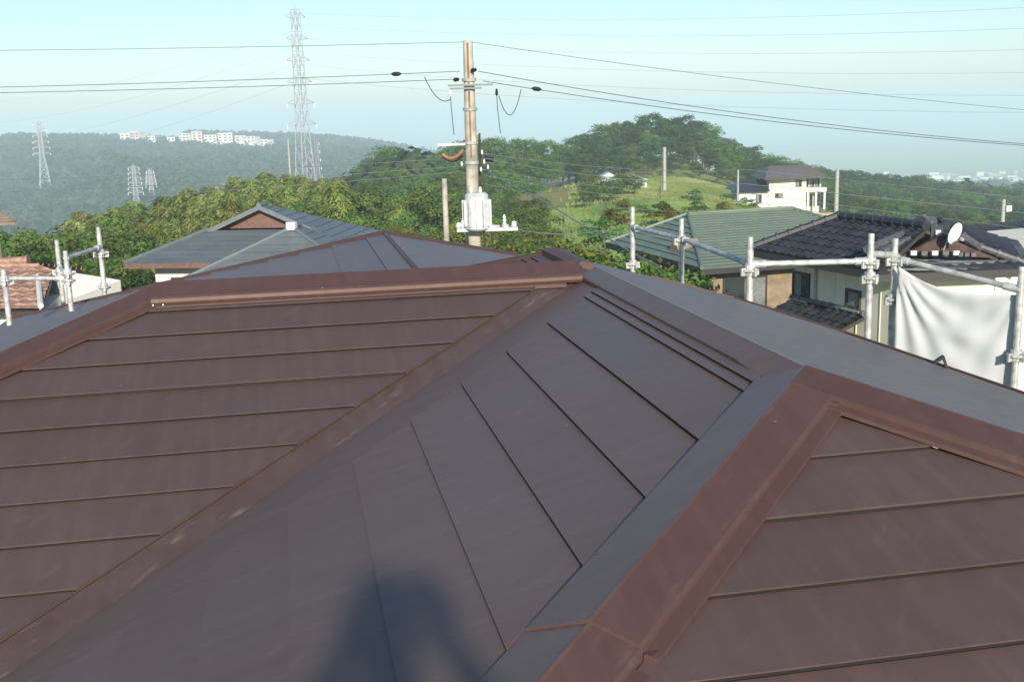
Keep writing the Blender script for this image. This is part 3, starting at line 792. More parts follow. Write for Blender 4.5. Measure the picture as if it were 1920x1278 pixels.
def tile_slope(parent, poly, mat, du=0.29, dv=0.30, amp=0.028, step=0.03):
    """pantiled slope: one wavy stepped sheet clipped to the slope's outline"""
    poly = [Vector(p) for p in poly]
    n = Vector((0, 0, 0))
    for i in range(len(poly)): n += (poly[i] - poly[0]).cross(poly[(i + 1) % len(poly)] - poly[0])
    n.normalize()
    if n.z < 0: n = -n; poly = poly[::-1]
    base = MB().prism([p - n * 0.03 for p in poly], -n * 0.08).build('roof_slope', M['fascia'], parent)
    t = Vector((-n.x, -n.y, 0)).normalized(); t = (t - n * t.dot(n)).normalized(); e = t.cross(n).normalized()
    o0 = poly[0]
    c2 = [((p - o0).dot(e), (p - o0).dot(t)) for p in poly]
    x0, x1 = min(c[0] for c in c2), max(c[0] for c in c2); y0, y1 = min(c[1] for c in c2), max(c[1] for c in c2)
    def inside_span(y):
        xs = []
        for i in range(len(c2)):
            (ax, ay), (bx, by) = c2[i], c2[(i + 1) % len(c2)]
            if (ay <= y < by) or (by <= y < ay): xs.append(ax + (bx - ax) * (y - ay) / (by - ay))
        return (min(xs), max(xs)) if len(xs) >= 2 else None
    mb = MB(); nrow = int((y1 - y0) / dv) + 1
    for r in range(nrow):
        ya, yb = y0 + r * dv, min(y0 + (r + 1) * dv + 0.02, y1)
        sa = inside_span(min(max(ya + 1e-3, y0 + 1e-3), y1 - 1e-3)); sb = inside_span(min(yb, y1 - 1e-3))
        if not sa or not sb: continue
        ncol = max(2, int((sa[1] - sa[0]) / du * 6))
        k0 = len(mb.v)
        for i in range(ncol + 1):
            xa = sa[0] + (sa[1] - sa[0]) * i / ncol; xb = sb[0] + (sb[1] - sb[0]) * i / ncol
            wa = amp * math.sin(2 * math.pi * xa / du); wb = amp * math.sin(2 * math.pi * xb / du)
            mb.v.append(tuple(o0 + e * xa + t * ya + n * (-0.02)))
            mb.v.append(tuple(o0 + e * xa + t * ya + n * (wa + step)))
            mb.v.append(tuple(o0 + e * xb + t * yb + n * (wb)))
        for i in range(ncol):
            a = k0 + 3 * i
            mb.f.append((a, a + 3, a + 4, a + 1)); mb.f.append((a + 1, a + 4, a + 5, a + 2))
    tag(mb.build('tiles', mat, base), kind='stuff')
    return base

# --- blue-grey roofed house left of centre
t = thing('blue_grey_roofed_house', 'house with blue-grey gabled hip roof and brown gable, before the bamboo', 'house')
pk = P(490, 386, 40.0); zr = pk.z
ang = math.radians(-7)
ex_, ey_ = Vector((math.cos(ang), math.sin(ang), 0)), Vector((-math.sin(ang), math.cos(ang), 0))
def T(x, y, z): return Vector((pk.x, pk.y, 0)) + ex_ * x + ey_ * y + Vector((0, 0, zr + z))
sp = 0.42; hw = 3.95; gw = 1.95; fr_ = -2.9; bk = 4.9
def zz(x): return -abs(x) * sp
zE = zz(hw)
# gable wall at y=0, side slopes from front eave to back
slope_c(t, [T(0, -0.25, 0), T(0, 0.5, 0), T(-hw, bk, zE), T(-hw, fr_, zE), T(-gw, -0.35, zz(gw))], 0.34, M['teal'])
slope_c(t, [T(0, -0.25, 0), T(gw, -0.35, zz(gw)), T(hw, fr_, zE), T(hw, bk, zE), T(0, 0.5, 0)], 0.34, M['teal'])
slope_c(t, [T(-gw, -0.3, zz(gw)), T(gw, -0.3, zz(gw)), T(hw, fr_, zE), T(-hw, fr_, zE)], 0.34, M['teal'])
slope_c(t, [T(0, 0.5, 0), T(hw, bk, zE), T(-hw, bk, zE)], 0.34, M['teal'])
gb = MB().prism([T(-gw + .1, 0.1, zz(gw) + 0.02), T(gw - .1, 0.1, zz(gw) + 0.02), T(0, 0.1, -0.05)], ey_ * 0.1).build('gable', M['gable_brown'], t)
for s in (-1, 1):
    a, b_ = T(0, -0.3, 0.05), T(s * (gw + 0.1), -0.4, zz(gw + .1) + 0.03)
    MB().sweep(lambda p: [p, p + Vector((0, 0, -0.17)), p + ey_ * 0.06 + Vector((0, 0, -0.17)), p + ey_ * 0.06], a, b_).build('bargeboard', M['teal'], t)
    cap_line(t, T(s * gw, -0.35, zz(gw)), T(s * hw, fr_, zE), 0.07, M['teal'], 'hip_cap')
cap_line(t, T(0, -0.3, 0), T(0, 0.5, 0), 0.09, M['teal'])
# front wing with its own hip
wp = P(548, 428, 36.3); wz_ = wp.z - zr
def Tw(x, y, z): return wp + ex_ * x + ey_ * y + Vector((0, 0, z))
ww = 3.5; dz = -ww * 0.47
slope_c(t, [Tw(0, 0, 0), Tw(-ww, -ww * .8, dz), Tw(ww, -ww * .8, dz)], 0.34, M['teal'])
slope_c(t, [Tw(0, 0, 0), Tw(0, 0.9, 0), Tw(-ww, 2.0, dz), Tw(-ww, -ww * .8, dz)], 0.34, M['teal'])
slope_c(t, [Tw(0, 0, 0), Tw(ww, -ww * .8, dz), Tw(ww, 2.0, dz), Tw(0, 0.9, 0)], 0.34, M['teal'])
cap_line(t, Tw(0, 0, 0), Tw(-ww, -ww * .8, dz), 0.07, M['teal'], 'hip_cap'); cap_line(t, Tw(0, 0, 0), Tw(ww, -ww * .8, dz), 0.07, M['teal'], 'hip_cap')
cap_line(t, Tw(0, 0, 0.03), Tw(0, 0.8, 0), 0.09, M['teal'])
MB().box(Tw(0, -0.05, 0.08), (0.30, 0.25, 0.24), rz=ang).build('ridge_end_tile', M['porcelain'], t)
q = [T(-hw + .75, fr_ + .75, 0), T(hw - .75, fr_ + .75, 0), T(hw - .75, bk - .6, 0), T(-hw + .75, bk - .6, 0)]
wall_prism(t, q, -3.4, zr + zE - 0.12, M['white_wall'])
q = [Tw(-ww + .5, -ww * .8 + .5, 0), Tw(ww - .5, -ww * .8 + .5, 0), Tw(ww - .5, 3, 0), Tw(-ww + .5, 3, 0)]
wall_prism(t, q, -3.4, wp.z + dz - 0.12, M['white_wall'])
fa = MB()
for a, b_ in ((T(-hw, fr_, zE), T(hw, fr_, zE)), (T(-hw, fr_, zE), T(-hw, bk, zE))):
    fa.sweep(lambda p: [p + Vector((0, 0, .02)), p + Vector((0, 0, -.16)), p + (ex_ + ey_) * .05 + Vector((0, 0, -.16)), p + (ex_ + ey_) * .05], a, b_)
fa.build('gutter', M['gable_brown'], t)
MB().prism([T(-hw + .1, fr_ + .1, zE - .11), T(hw - .1, fr_ + .1, zE - .11), T(hw - .1, bk, zE - .11), T(-hw + .1, bk, zE - .11)], (0, 0, -.03)).build('soffit', M['gable_brown'], t)
window(t, T(-2.6, fr_ + .75, 0), T(-0.8, fr_ + .75, 0), zr + zE - 1.7, zr + zE - 0.6)

# --- green roofed house
t = thing('green_roofed_house', 'house with green lapped metal hip roof and ochre walls behind the scaffold', 'house')
Lc, Cc = P(1136, 455, 44), P(1316, 505, 36.0)
ez = (Lc.z + Cc.z) / 2; Lc.z = Cc.z = ez
dl = (Cc - Lc).normalized(); dp = Vector((-dl.y, dl.x, 0))
R0 = P(1290, 402, 44.0); R1 = R0 + dp * 4.6
C2 = Cc + dp * 9.0; L2 = Lc + dp * 9.0 - dl * 3.2; L1 = Lc - dl * 0.0
slope_c(t, [Lc, Cc, R0], 0.36, M['green_roof'], h=0.045, lip=0.02, under=0.02)
slope_c(t, [Cc, C2, R1, R0], 0.36, M['green_roof'], h=0.045, lip=0.02, under=0.02)
slope_c(t, [C2, C2 - dl * 11.5, R1], 0.36, M['green_roof'], h=0.03)
slope_c(t, [R0, R1, C2 - dl * 11.5, Lc], 0.36, M['green_roof'], h=0.03)
for a, b_ in ((R0, R1), (R0, Cc), (R0, Lc), (R1, C2)): cap_line(t, a, b_, 0.07, M['green_roof'], 'ridge_cap' if a == R0 and b_ == R1 else 'hip_cap')
def inset(a, b_, c, d, k):
    m = (a + b_ + c + d) / 4
    return [p + (m - p).normalized() * k for p in (a, b_, c, d)]
wl = inset(Lc, Cc, C2, C2 - dl * 11.5, 1.0)
wall_prism(t, wl, -3.5, ez - 0.1, M['ochre_wall'])
mb = MB()
for a, b_ in ((Lc, Cc), (Cc, C2)):
    mb.sweep(lambda p: [p + Vector((0, 0, -.01)), p + Vector((0, 0, -.20)), p + (dp - dl) * .05 + Vector((0, 0, -.20)), p + (dp - dl) * .05 + Vector((0, 0, -.01))], a, b_)
mb.build('gutter', M['fascia'], t)
for s0, s1 in ((1.6, 2.9), (4.2, 5.6)):
    window(t, wl[0] + dl * s0, wl[0] + dl * s1, ez - 1.75, ez - 0.45)
window(t, wl[1] + dp * 0.5, wl[1] + dp * 2.1, ez - 1.7, ez - 0.5)
# small dormer gable in brown
dpos = Lc.lerp(Cc, 0.62) + dp * 0.5 + Vector((0, 0, 0.2))
MB().prism([dpos - dl * 0.55 + Vector((0, 0, -.1)), dpos + dl * 0.55 + Vector((0, 0, -.1)), dpos + Vector((0, 0, 0.42))], dp * 0.9).build('dormer_gable', M['ochre_wall'], t)

# --- charcoal tiled house
t = thing('charcoal_tiled_house', 'cream house with charcoal tiled gabled hip roof behind the white sheet', 'house')
Lc, Mc = P(1412, 463, 27.5), P(1645, 512, 23.2)
ez = (Lc.z + Mc.z) / 2; Lc.z = Mc.z = ez
dl = (Mc - Lc).normalized(); dp = Vector((-dl.y, dl.x, 0))
R0 = P(1573, 408, 27.3); R1 = R0 + dl * 3.0
pk = P(1768, 420, 26.05)                       # peak of the front gable
bf = P(1640, 474, 23.75)                       # foot of its left barge
bR = P(1935, 497, 24.05)
tile_slope(t, [Lc, Mc, R1, R0], M['tile'])
bl0 = Lc + dp * 3.6 - dl * 1.2; br0 = bl0 + dl * 5.5
tile_slope(t, [R0, R1, br0, bl0], M['tile'])
for a, b_, kn in ((R0, R1, .3), (R0, Lc, .3)):
    cap_line(t, a, b_, 0.10, M['tile'], 'ridge_cap' if b_ == R1 else 'hip_cap', knobs=kn)
# front wing: gable, side slopes and skirt roof
em = P(1642, 513, 23.05); er = P(1940, 533, 23.35); em.z = er.z = ez - 0.02
sk0, sk1 = P(1668, 482, 23.75), P(1905, 488, 24.05)
tile_slope(t, [em, er, sk1, sk0], M['tile'])
tile_slope(t, [bf, pk + Vector((-.15, -.9, -0.02)), R1 + Vector((1.2, 1.5, 0.0)), R1], M['tile'])
tile_slope(t, [pk, bR, bR + Vector((2.2, 5, -.2)), R1 + Vector((1.2, 2.5, 0))], M['tile'])
gb = MB().prism([P(1690, 480, 24.20), P(1860, 483, 24.20), P(1768, 440, 24.20)], (0, 0.15, 0)).build('gable', M['gable_red'], t)
for i in range(5):
    a = P(1712 + i * 20, 474, 24.05)
    MB().box((a.x, a.y, a.z), (0.13, 0.10, 0.09)).build('gable_end_tile', M['porcelain'] if i % 2 == 0 else M['tile_cap'], t)
for i in range(3):
    a = P(1800 + i * 12, 477, 24.05)
    MB().box((a.x, a.y, a.z), (0.10, 0.10, 0.08)).build('gable_end_tile', M['tile_cap'], t)
b0_, b1_ = P(1628, 471, 23.60), P(1748, 419, 25.85)
cap_line(t, b0_, b1_, 0.085, M['tile_cap'], 'descending_ridge', knobs=0.28)
cap_line(t, P(1655, 474, 23.65), P(1752, 430, 25.05), 0.07, M['tile_cap'], 'verge_tile', knobs=0.24)
cap_line(t, P(1806, 448, 24.65), P(1838, 468, 24.35), 0.09, M['tile_cap'], 'descending_ridge', knobs=0.25)
cap_line(t, P(1838, 466, 24.35), P(1940, 502, 24.05), 0.07, M['tile_cap'], 'verge_tile', knobs=0.3)
cap_line(t, P(1748, 420, 25.85), pk + Vector((0.1, 1.5, 0.0)), 0.05, M['tile_cap'], 'ridge_cap', knobs=0.3)
og = P(1758, 436, 24.45)
MB().box((og.x, og.y, og.z + 0.0), (0.11, 0.1, 0.11)).build('ridge_ornament', M['porcelain'], t)
MB().box((og.x, og.y, og.z - 0.19), (0.10, 0.1, 0.09)).build('ridge_ornament', M['porcelain'], t)
MB().box((og.x, og.y + .1, og.z - 0.10), (0.26, 0.12, 0.46)).build('ridge_end_tile', M['tile'], t)
# walls
wa, wb = Lc + dp * 0.75 + dl * 0.7, Mc + dp * 0.7 - dl * 0.3
wc = Vector((er.x, wb.y + 0.9, 0)); 
wall_prism(t, [wa, wb, wb + dp * 8, wa + dp * 8], -4.5, ez - 0.15, M['cream'])
fw0 = P(1690, 540, 23.85); fw1 = P(1862, 545, 24.05)
wall_prism(t, [Vector((wb.x + .3, 23.8, 0)), Vector((fw1.x, 24.0, 0)), Vector((fw1.x + .8, 28, 0)), Vector((wb.x + .3, 28, 0))], -4.5, ez - 0.2, M['cream'])
mb = MB()
for a, b_ in ((Lc, Mc), (em, er)):
    dd = (b_ - a).normalized(); nn = Vector((-dd.y, dd.x, 0))
    mb.sweep(lambda p: [p + Vector((0, 0, -.04)), p + Vector((0, 0, -.2)), p + nn * .06 + Vector((0, 0, -.2)), p + nn * .06 + Vector((0, 0, -.04))], a, b_)
mb.build('gutter', M['fascia'], t)
sof = [Lc + dp * .1, Mc + dp * .1, Mc + dp * 1.2, Lc + dp * 1.2]
MB().prism([p + Vector((0, 0, -.14)) for p in sof], (0, 0, -.03)).build('soffit', M['fascia'], t)
def along(px):    # point of the left wall seen at that photograph column
    best = min((abs((lambda s: 960 + F_PX * 0.9806 * (wa.lerp(wb, s).x / wa.lerp(wb, s).y) - px)(k / 400)), k / 400) for k in range(401))
    return wa.lerp(wb, best[1])
zt = P(1480, 508, along(1480).y).z
window(t, along(1452), along(1516), zt - 0.62, zt - 0.02, panes=2)
a1 = along(1600); z1_ = P(1600, 545, a1.y).z
window(t, along(1588), along(1612), z1_ - 0.38, z1_, panes=1)
for k in range(1, 9):                          # siding joints
    p = wa.lerp(wb, k / 9) - dp * 0.006
    MB().box((p.x, p.y, (ez - 0.2 + ez - 3.2) / 2), (0.02, 0.02, 3.0), rz=math.atan2(dl.y, dl.x)).build('siding_joint', M['cream'], t)
pq = along(1530) - dp * 0.05
MB().tube([(pq.x, pq.y, ez - .2), (pq.x, pq.y, -4)], .035, 8).build('downpipe', M['galv_dull'], t)
# lower pent roof along the wall
q0, q1 = along(1432) - dp * 0.05, along(1622) - dp * 0.05
za = P(1560, 577, along(1560).y).z
o0, o1 = q0 - dp * 1.3, q1 - dp * 1.3
for p in (q0, q1): p.z = za
for p in (o0, o1): p.z = za - 0.48
tile_slope(t, [o0, o1, q1, q0], M['tile'])
cap_line(t, q0 + Vector((0, 0, .02)), q1 + Vector((0, 0, .02)), 0.06, M['tile_cap'], 'pent_ridge', knobs=0.3)
# satellite dish on the gable roof
d = P(1791, 438, 23.8)
t2 = thing('satellite_dish', 'white satellite dish on the charcoal tiled roof', 'satellite dish', d)
mb = MB(); nseg, nr_ = 20, 5
cen = len(mb.v); mb.v.append((0, 0.06, 0))
for r in range(1, nr_ + 1):
    for k in range(nseg):
        w = 2 * math.pi * k / nseg; q = r / nr_
        mb.v.append((0.21 * q * math.cos(w), 0.06 - 0.06 * q * q, 0.29 * q * math.sin(w)))
for k in range(nseg): mb.f.append((0, 1 + k, 1 + (k + 1) % nseg))
for r in range(nr_ - 1):
    for k in range(nseg):
        a = 1 + r * nseg + k; b_ = 1 + r * nseg + (k + 1) % nseg
        mb.f.append((a, a + nseg, b_ + nseg, b_))
o = mb.build('dish', M['porcelain'], t2, smooth=True); o.modifiers.new('thickness', 'SOLIDIFY').thickness = 0.012
MB().tube([(0, 0.07, 0), (0, 0.16, -0.05), (0, 0.17, -0.55)], 0.018, 8).build('mast', M['galv'], t2)
MB().tube([(0, 0.0, -0.24), (0, -0.24, -0.06)], 0.010, 6).build('feed_arm', M['galv'], t2)
MB().box((0, -0.25, -0.04), (0.06, 0.09, 0.06)).build('receiver', M['grey_paint'], t2)
t2.rotation_euler = (0.35, 0, 0.45); t2.scale = (.85, .85, .85)

# --- dark roof showing at the right edge
t = thing('dark_roofed_house', 'low dark roofed house at the right edge beyond the satellite dish', 'house')
a, b_ = P(1830, 470, 40), P(1990, 452, 40); c0 = P(1875, 447, 46); c1 = P(2020, 447, 46); c1.z = c0.z; b_.z = a.z = min(a.z, b_.z)
b_ = a + Vector((7, 1.0, 0)); c1 = c0 + Vector((4, .6, 0))
tile_slope(t, [a, b_, c1, c0], M['tile']); tile_slope(t, [a, c0, a + Vector((-.4, 7, 0))], M['tile'])
tile_slope(t, [c0, c1, b_ + Vector((-.6, 9, 0)), a + Vector((-.4, 7, 0))], M['tile'])
tile_slope(t, [b_, b_ + Vector((-.6, 9, 0)), c1], M['tile'])
cap_line(t, c0, c1, 0.1, M['tile'], knobs=.3)
wall_prism(t, [a + Vector((.7, .7, 0)), b_ + Vector((-.9, .7, 0)), b_ + Vector((-1.4, 7, 0)), a + Vector((.5, 6, 0))], -6, a.z - 0.12, M['cream'])

# --- orange tiled house at the left
t = thing('orange_tiled_house', 'white house with orange clay tile roof at the left edge', 'house')
D = 24.0
ea, eb = P(-230, 588, D - 1.5), P(78, 582, D - 1.5); eb.z = ea.z
ra_, rb_ = P(-230, 500, D + 1.7), P(52, 496, D + 1.7); rb_.z = ra_.z
tile_slope(t, [ea, eb, P(128, 512, D + 1.0).lerp(rb_, 0.35), rb_, ra_], M['orange_tile'], du=0.30, dv=0.34, amp=0.028, step=0.035)
cap_line(t, ra_, rb_, 0.10, M['orange_tile'], knobs=0.35)
bk0 = Vector((ra_.x, ra_.y + 3.2, ea.z)); bk1 = Vector((rb_.x, rb_.y + 3.2, ea.z))
tile_slope(t, [ra_, rb_, bk1, bk0], M['orange_tile'], du=0.30, dv=0.34, amp=0.028, step=0.035)
vb = P(130, 528, D - .2)
MB().prism([Vector((eb.x - .1, eb.y + .5, ea.z - .1)), Vector((eb.x + .75, eb.y + 2.6, ea.z + .2)), Vector((rb_.x + .2, rb_.y, ra_.z - 0.1)), Vector((eb.x - .1, eb.y + 2.0, ea.z - .1))], (0, 0, -6.0)).build('gable_wall', M['white_wall'], t)
wall_prism(t, [Vector((ea.x, ea.y + .5, 0)), Vector((eb.x - .1, eb.y + .4, 0)), Vector((eb.x - 1.3, eb.y + 5.6, 0)), Vector((ea.x, ea.y + 5.6, 0))], -3.6, ea.z - 0.08, M['white_wall'])
cap_line(t, Vector((eb.x, eb.y - .02, ea.z + .05)), Vector((rb_.x + .55, rb_.y - .8, ra_.z - .22)), 0.06, M['white_wall'], 'verge_board')
cap_line(t, P(20, 492, D + 1.9), P(66, 510, D + 1.6), 0.09, M['white_wall'], 'verge_board')
window(t, (eb.x - 1.8, eb.y + .42), (eb.x - .6, eb.y + .42), ea.z - 1.5, ea.z - 0.5)

# --- tan roof corner further left
t = thing('tan_roofed_house', 'corner of a tan roofed house at the left edge among trees', 'house')
a, b_, c0, c1 = P(-420, 430, 34), P(30, 424, 34), P(-300, 372, 39), P(-40, 376, 39)
b_.z = a.z; c1.z = c0.z
slope_c(t, [a, b_, c1, c0], 0.4, simple('tan_slate', (0.30, 0.22, 0.15), 0.75, noise=.25, nscale=2), h=0.03)
slope_c(t, [b_, b_ + Vector((-5.2, 9, 0)), c1], 0.4, M['brown_tile'], h=0.03)
wall_prism(t, [a + Vector((0, .8, 0)), b_ + Vector((-.9, .8, 0)), b_ + Vector((-5.5, 8, 0)), a + Vector((0, 8, 0))], -4.5, a.z - 0.1, M['brown_tile'])
window(t, b_ + Vector((-3.0, .8, 0)), b_ + Vector((-1.6, .8, 0)), a.z - 1.8, a.z - .6)

# --- two storey house beyond the field
t = thing('field_house', 'cream two storey house with brown roof beyond the field, below the wooded hill', 'house')
D = 170
k = D / F_PX
o_ = P(1490, 402, D); gz0 = o_.z
def W(px, py, dd=0.0): return P(px, py, D + dd)
def zrow(py): return P(1490, py, D).z
ez = zrow(334); rz1 = zrow(312)
x0, x1 = W(1442, 340).x, W(1512, 340).x
eA = [Vector((W(1428, 334).x, D - 2, ez)), Vector((W(1550, 334).x, D - 1.2, ez)), Vector((W(1550, 334).x, D + 8, ez)), Vector((W(1428, 334).x, D + 8, ez))]
r0, r1 = Vector((W(1450, 312).x, D + 3, rz1)), Vector((W(1525, 314).x, D + 3, rz1))
for q in ([eA[0], eA[1], r1, r0], [eA[3], eA[0], r0], [eA[1], eA[2], r1], [eA[2], eA[3], r0, r1]): slope_c(t, q, 0.6, M['brown_tile'], h=0.04)
wall_prism(t, [(x0, D), (x1, D), (x1, D + 7), (x0, D + 7)], gz0 - 2, ez - 0.06, M['cream'])
wall_prism(t, [(x1 - .02, D + 1.6), (W(1545, 340).x, D + 1.6), (W(1545, 340).x, D + 7), (x1 - .02, D + 7)], gz0 - 2, ez - 0.10, M['white_wall'])
window(t, (W(1492, 340).x, D), (W(1503, 340).x, D), zrow(350), zrow(338))
window(t, (W(1454, 340).x, D), (W(1468, 340).x, D), zrow(370), zrow(362))
for px in (1517, 1528, 1538):
    window(t, (W(px - 4, 340).x, D + 1.6), (W(px + 4, 340).x, D + 1.6), zrow(352), zrow(338))
bal = MB().box((W(1530, 356).x, D + .6, zrow(357)), (38 * k, 1.6, 8 * k)).build('balcony', M['white_wall'], t)
for px in (1515, 1530, 1546): MB().box((W(px, 370).x, D + .1, zrow(378)), (0.3, 0.3, 32 * k)).build('balcony_post', M['white_wall'], t)
window(t, (W(1516, 340).x, D + 1.6), (W(1528, 340).x, D + 1.6), zrow(388), zrow(368), panes=3)
window(t, (W(1532, 340).x, D + 1.6), (W(1543, 340).x, D + 1.6), zrow(388), zrow(368))
# lower left wing
lz, lr = zrow(356), zrow(337)
a, b_ = Vector((W(1376, 350).x, D - 1, lz)), Vector((x0 - .02, D - 1, lz)); c0, c1 = Vector((W(1392, 338).x, D + 3, lr)), Vector((x0 - .02, D + 3, lr))
slope_c(t, [a, b_, c1, c0], 0.5, M['tile'], h=0.04); slope_c(t, [a, c0, a + Vector((0, 8, 0))], 0.5, M['tile'], h=0.04)
slope_c(t, [c0, c1, b_ + Vector((0, 8, 0)), a + Vector((0, 8, 0))], 0.5, M['tile'], h=0.04)
wall_prism(t, [(a.x + .8, D), (x0 - .05, D), (x0 - .05, D + 6), (a.x + .8, D + 6)], gz0 - 2, lz - 0.08, M['white_wall'])
window(t, (W(1418, 360).x, D), (W(1428, 360).x, D), zrow(378), zrow(363))
# garden wall in front of it
o = MB().box((W(1510, 392).x, D - 6, zrow(402)), (92 * k, 0.3, 17 * k)).build('garden_wall', simple('pink_block', (0.42, 0.30, 0.22), .85, noise=.15, nscale=1), None)
tag(o, 'pinkish garden wall in front of the cream two storey house', 'wall')

# ------------------------------------------------------------------ utility poles
def insulator(p, parent, mat='black', r=0.06, h=0.12, axis=(0, 0, 1)):
    ax = Vector(axis).normalized(); p = Vector(p); mb = MB()
    prof = [(0, .25), (.15, .5), (.3, 1), (.42, .55), (.55, .95), (.68, .5), (.8, .8), (1, .3)]
    mb.tube([p + ax * h * a for a, _ in prof], [r * b_ for _, b_ in prof], 10)
    return mb.build('insulator', M[mat], parent)
top = P(877, 76, 22.0)
t = thing('utility_pole', 'tall concrete utility pole with transformer and crossarms in mid picture', 'utility pole', (top.x, 22.0, 0))
t.location = (0, 0, 0)
px_, py_ = top.x, 22.0
zb = gh(px_, py_) - 0.3
MB().tube([(px_, py_, zb), (px_, py_, top.z - 1.6), (px_, py_, top.z - 0.02), (px_, py_, top.z)], [0.155, 0.115, 0.092, 0.084], 20).build('shaft', M['concrete'], t)
MB().tube([(px_ - .0, py_ - .11, top.z - 2.2), (px_ - .005, py_ - .108, top.z - 0.05)], 0.018, 8).build('earth_conduit', M['orange'], t)
zrow22 = lambda y: P(880, y, 22).z
def xcol(x): return P(x, 200, 22).x
for y in (150, 205, 268, 305): 
    MB().tube([(px_, py_, zrow22(y) - .03), (px_, py_, zrow22(y) + .03)], 0.140, 16).build('band', M['galv_dull'], t)
for y, xa, xb in ((160, 842, 926), (166, 845, 905)):
    MB().box(((xcol(xa) + xcol(xb)) / 2, py_ - .14, zrow22(y)), (xcol(xb) - xcol(xa), 0.06, 0.035)).build('crossarm', M['wire_pale'], t)
insulator((xcol(852), py_ - .16, zrow22(150)), t, 'black', .05, .12, (1, 0, .1))
insulator((xcol(885), py_ - .16, zrow22(133)), t, 'black', .05, .12, (1, 0, .1))
insulator((xcol(846), py_ - .14, zrow22(180)), t, 'porcelain', .035, .14)
insulator((xcol(932), py_ - .14, zrow22(182)), t, 'black', .035, .14)
for xa, xb in ((846, 850), (932, 937)):
    MB().tube([(xcol(xa), py_ - .14, zrow22(180)), (xcol(xa) + .01, py_ - .15, zrow22(205)), (xcol(xb), py_ - .15, zrow22(252))], 0.008, 6).build('jumper', M['wire'], t)
def hang(a, b_, sag, n=10):
    a, b_ = Vector(a), Vector(b_)
    return [a.lerp(b_, i / n) - Vector((0, 0, sag * 4 * (i / n) * (1 - i / n))) for i in range(n + 1)]
MB().tube(hang((xcol(936), py_ - .14, zrow22(182)), P(977, 168, 22), 0.42), 0.009, 6).build('jumper', M['wire'], t)
MB().tube(hang(P(796, 145, 22), (xcol(846), py_ - .14, zrow22(186)), 0.18), 0.009, 6).build('jumper', M['wire'], t)
# cable bundle and splice closures
MB().box((xcol(845), py_ - .05, zrow22(270)), (0.55, 0.05, 0.045)).build('cable_bracket', M['galv'], t)
MB().tube(hang((xcol(826), py_ - .1, zrow22(287)), (xcol(866), py_ - .1, zrow22(280)), 0.12), 0.035, 8).build('cable_guard', M['orange'], t)
MB().tube(hang((xcol(828), py_ - .1, zrow22(291)), (xcol(864), py_ - .1, zrow22(290)), 0.10), 0.028, 8).build('splice_closure', M['black'], t)
MB().tube([P(908, 297, 22), P(925, 300, 22)], 0.05, 10).build('splice_closure', M['black'], t)
for i, (x, y) in enumerate(((904, 290), (908, 308), (915, 318), (902, 322), (866, 312))):
    q = P(x, y, 21.9); insulator(q, t, 'porcelain', .028, .09)
MB().tube([P(900, 360, 22.15), P(899, 250, 22.1)], 0.02, 8).build('cable_riser', M['gable_red'], t)
# transformer
tx = P(894, 396, 21.7)
mb = MB()
mb.tube([(tx.x, tx.y, tx.z - 0.36), (tx.x, tx.y, tx.z - 0.33), (tx.x, tx.y, tx.z + 0.27), (tx.x, tx.y, tx.z + 0.31), (tx.x, tx.y, tx.z + 0.36)], [0.20, 0.23, 0.23, 0.235, 0.17], 20)
tf = mb.build('transformer', M['grey_paint'], t)
for k_ in range(12):
    w = math.pi * 2 * k_ / 12
    MB().box((tx.x + math.cos(w) * .25, tx.y + math.sin(w) * .25, tx.z - .03), (0.07, 0.016, 0.5), rz=w).build('cooling_fin', M['grey_paint'], tf)
for dx in (-.1, .08): insulator((tx.x + dx, tx.y - .05, tx.z + .34), tf, 'porcelain', .04, .13)
MB().box((tx.x - 0.02, tx.y - .235, tx.z - .05), (0.12, 0.01, 0.16)).build('rating_plate', M['white_wall'], tf)
ya = zrow22(428)
MB().box(((xcol(850) + xcol(965)) / 2, py_ - .30, ya), (xcol(965) - xcol(850), 0.08, 0.07)).build('crossarm', M['grey_paint'], t)
MB().box(((xcol(850) + xcol(965)) / 2, py_ + .18, ya), (xcol(940) - xcol(860), 0.08, 0.07)).build('crossarm', M['grey_paint'], t)
for x, h_, r_ in ((854, .07, .075), (862, .12, .05), (940, .20, .04), (958, .07, .065)):
    insulator((xcol(x), py_ - .32, ya + .02), t, 'porcelain', r_, h_ + .06)
for x in (868, 900, 915):
    MB().tube([(xcol(x), py_ - .25, ya - .05), (xcol(x) + .02, py_ - .2, ya - .35)], 0.022, 6).build('hanger', M['fascia'], t)

def simple_pole(x, ytop, D, r, label, arms=(), mat='concrete', group=None, ybase=None):
    tp = P(x, ytop, D)
    t = thing('utility_pole', label, 'utility pole', (tp.x, D, 0), 0, group); t.location = (0, 0, 0)
    zb = gh(tp.x, D) - .3
    MB().tube([(tp.x, D, zb), (tp.x, D, tp.z)], [r * 1.35, r], 12).build('shaft', M[mat], t)
    for dz, w in arms:
        MB().box((tp.x, D - r - .03, tp.z - dz), (w, 0.08, 0.08)).build('crossarm', M['galv_dull'], t)
        for s in (-.45, 0.45): insulator((tp.x + s * w, D - r - .03, tp.z - dz + .04), t, 'porcelain', .05, .14)
    return tp
q = simple_pole(833, 335, 36, 0.085, 'plain thin concrete pole standing just left of the transformer pole', mat='concrete')
simple_pole(1246, 276, 150, 0.22, 'grey pole standing in front of the wooded hill', (), 'galv_dull')
simple_pole(1570, 318, 74, 0.13, 'pale pole beside the two storey house at the end of the field', (), 'galv_dull')
lpt = simple_pole(1882, 374, 56, 0.10, 'pole with a small lamp box before the far wood at right', (), 'galv_dull')
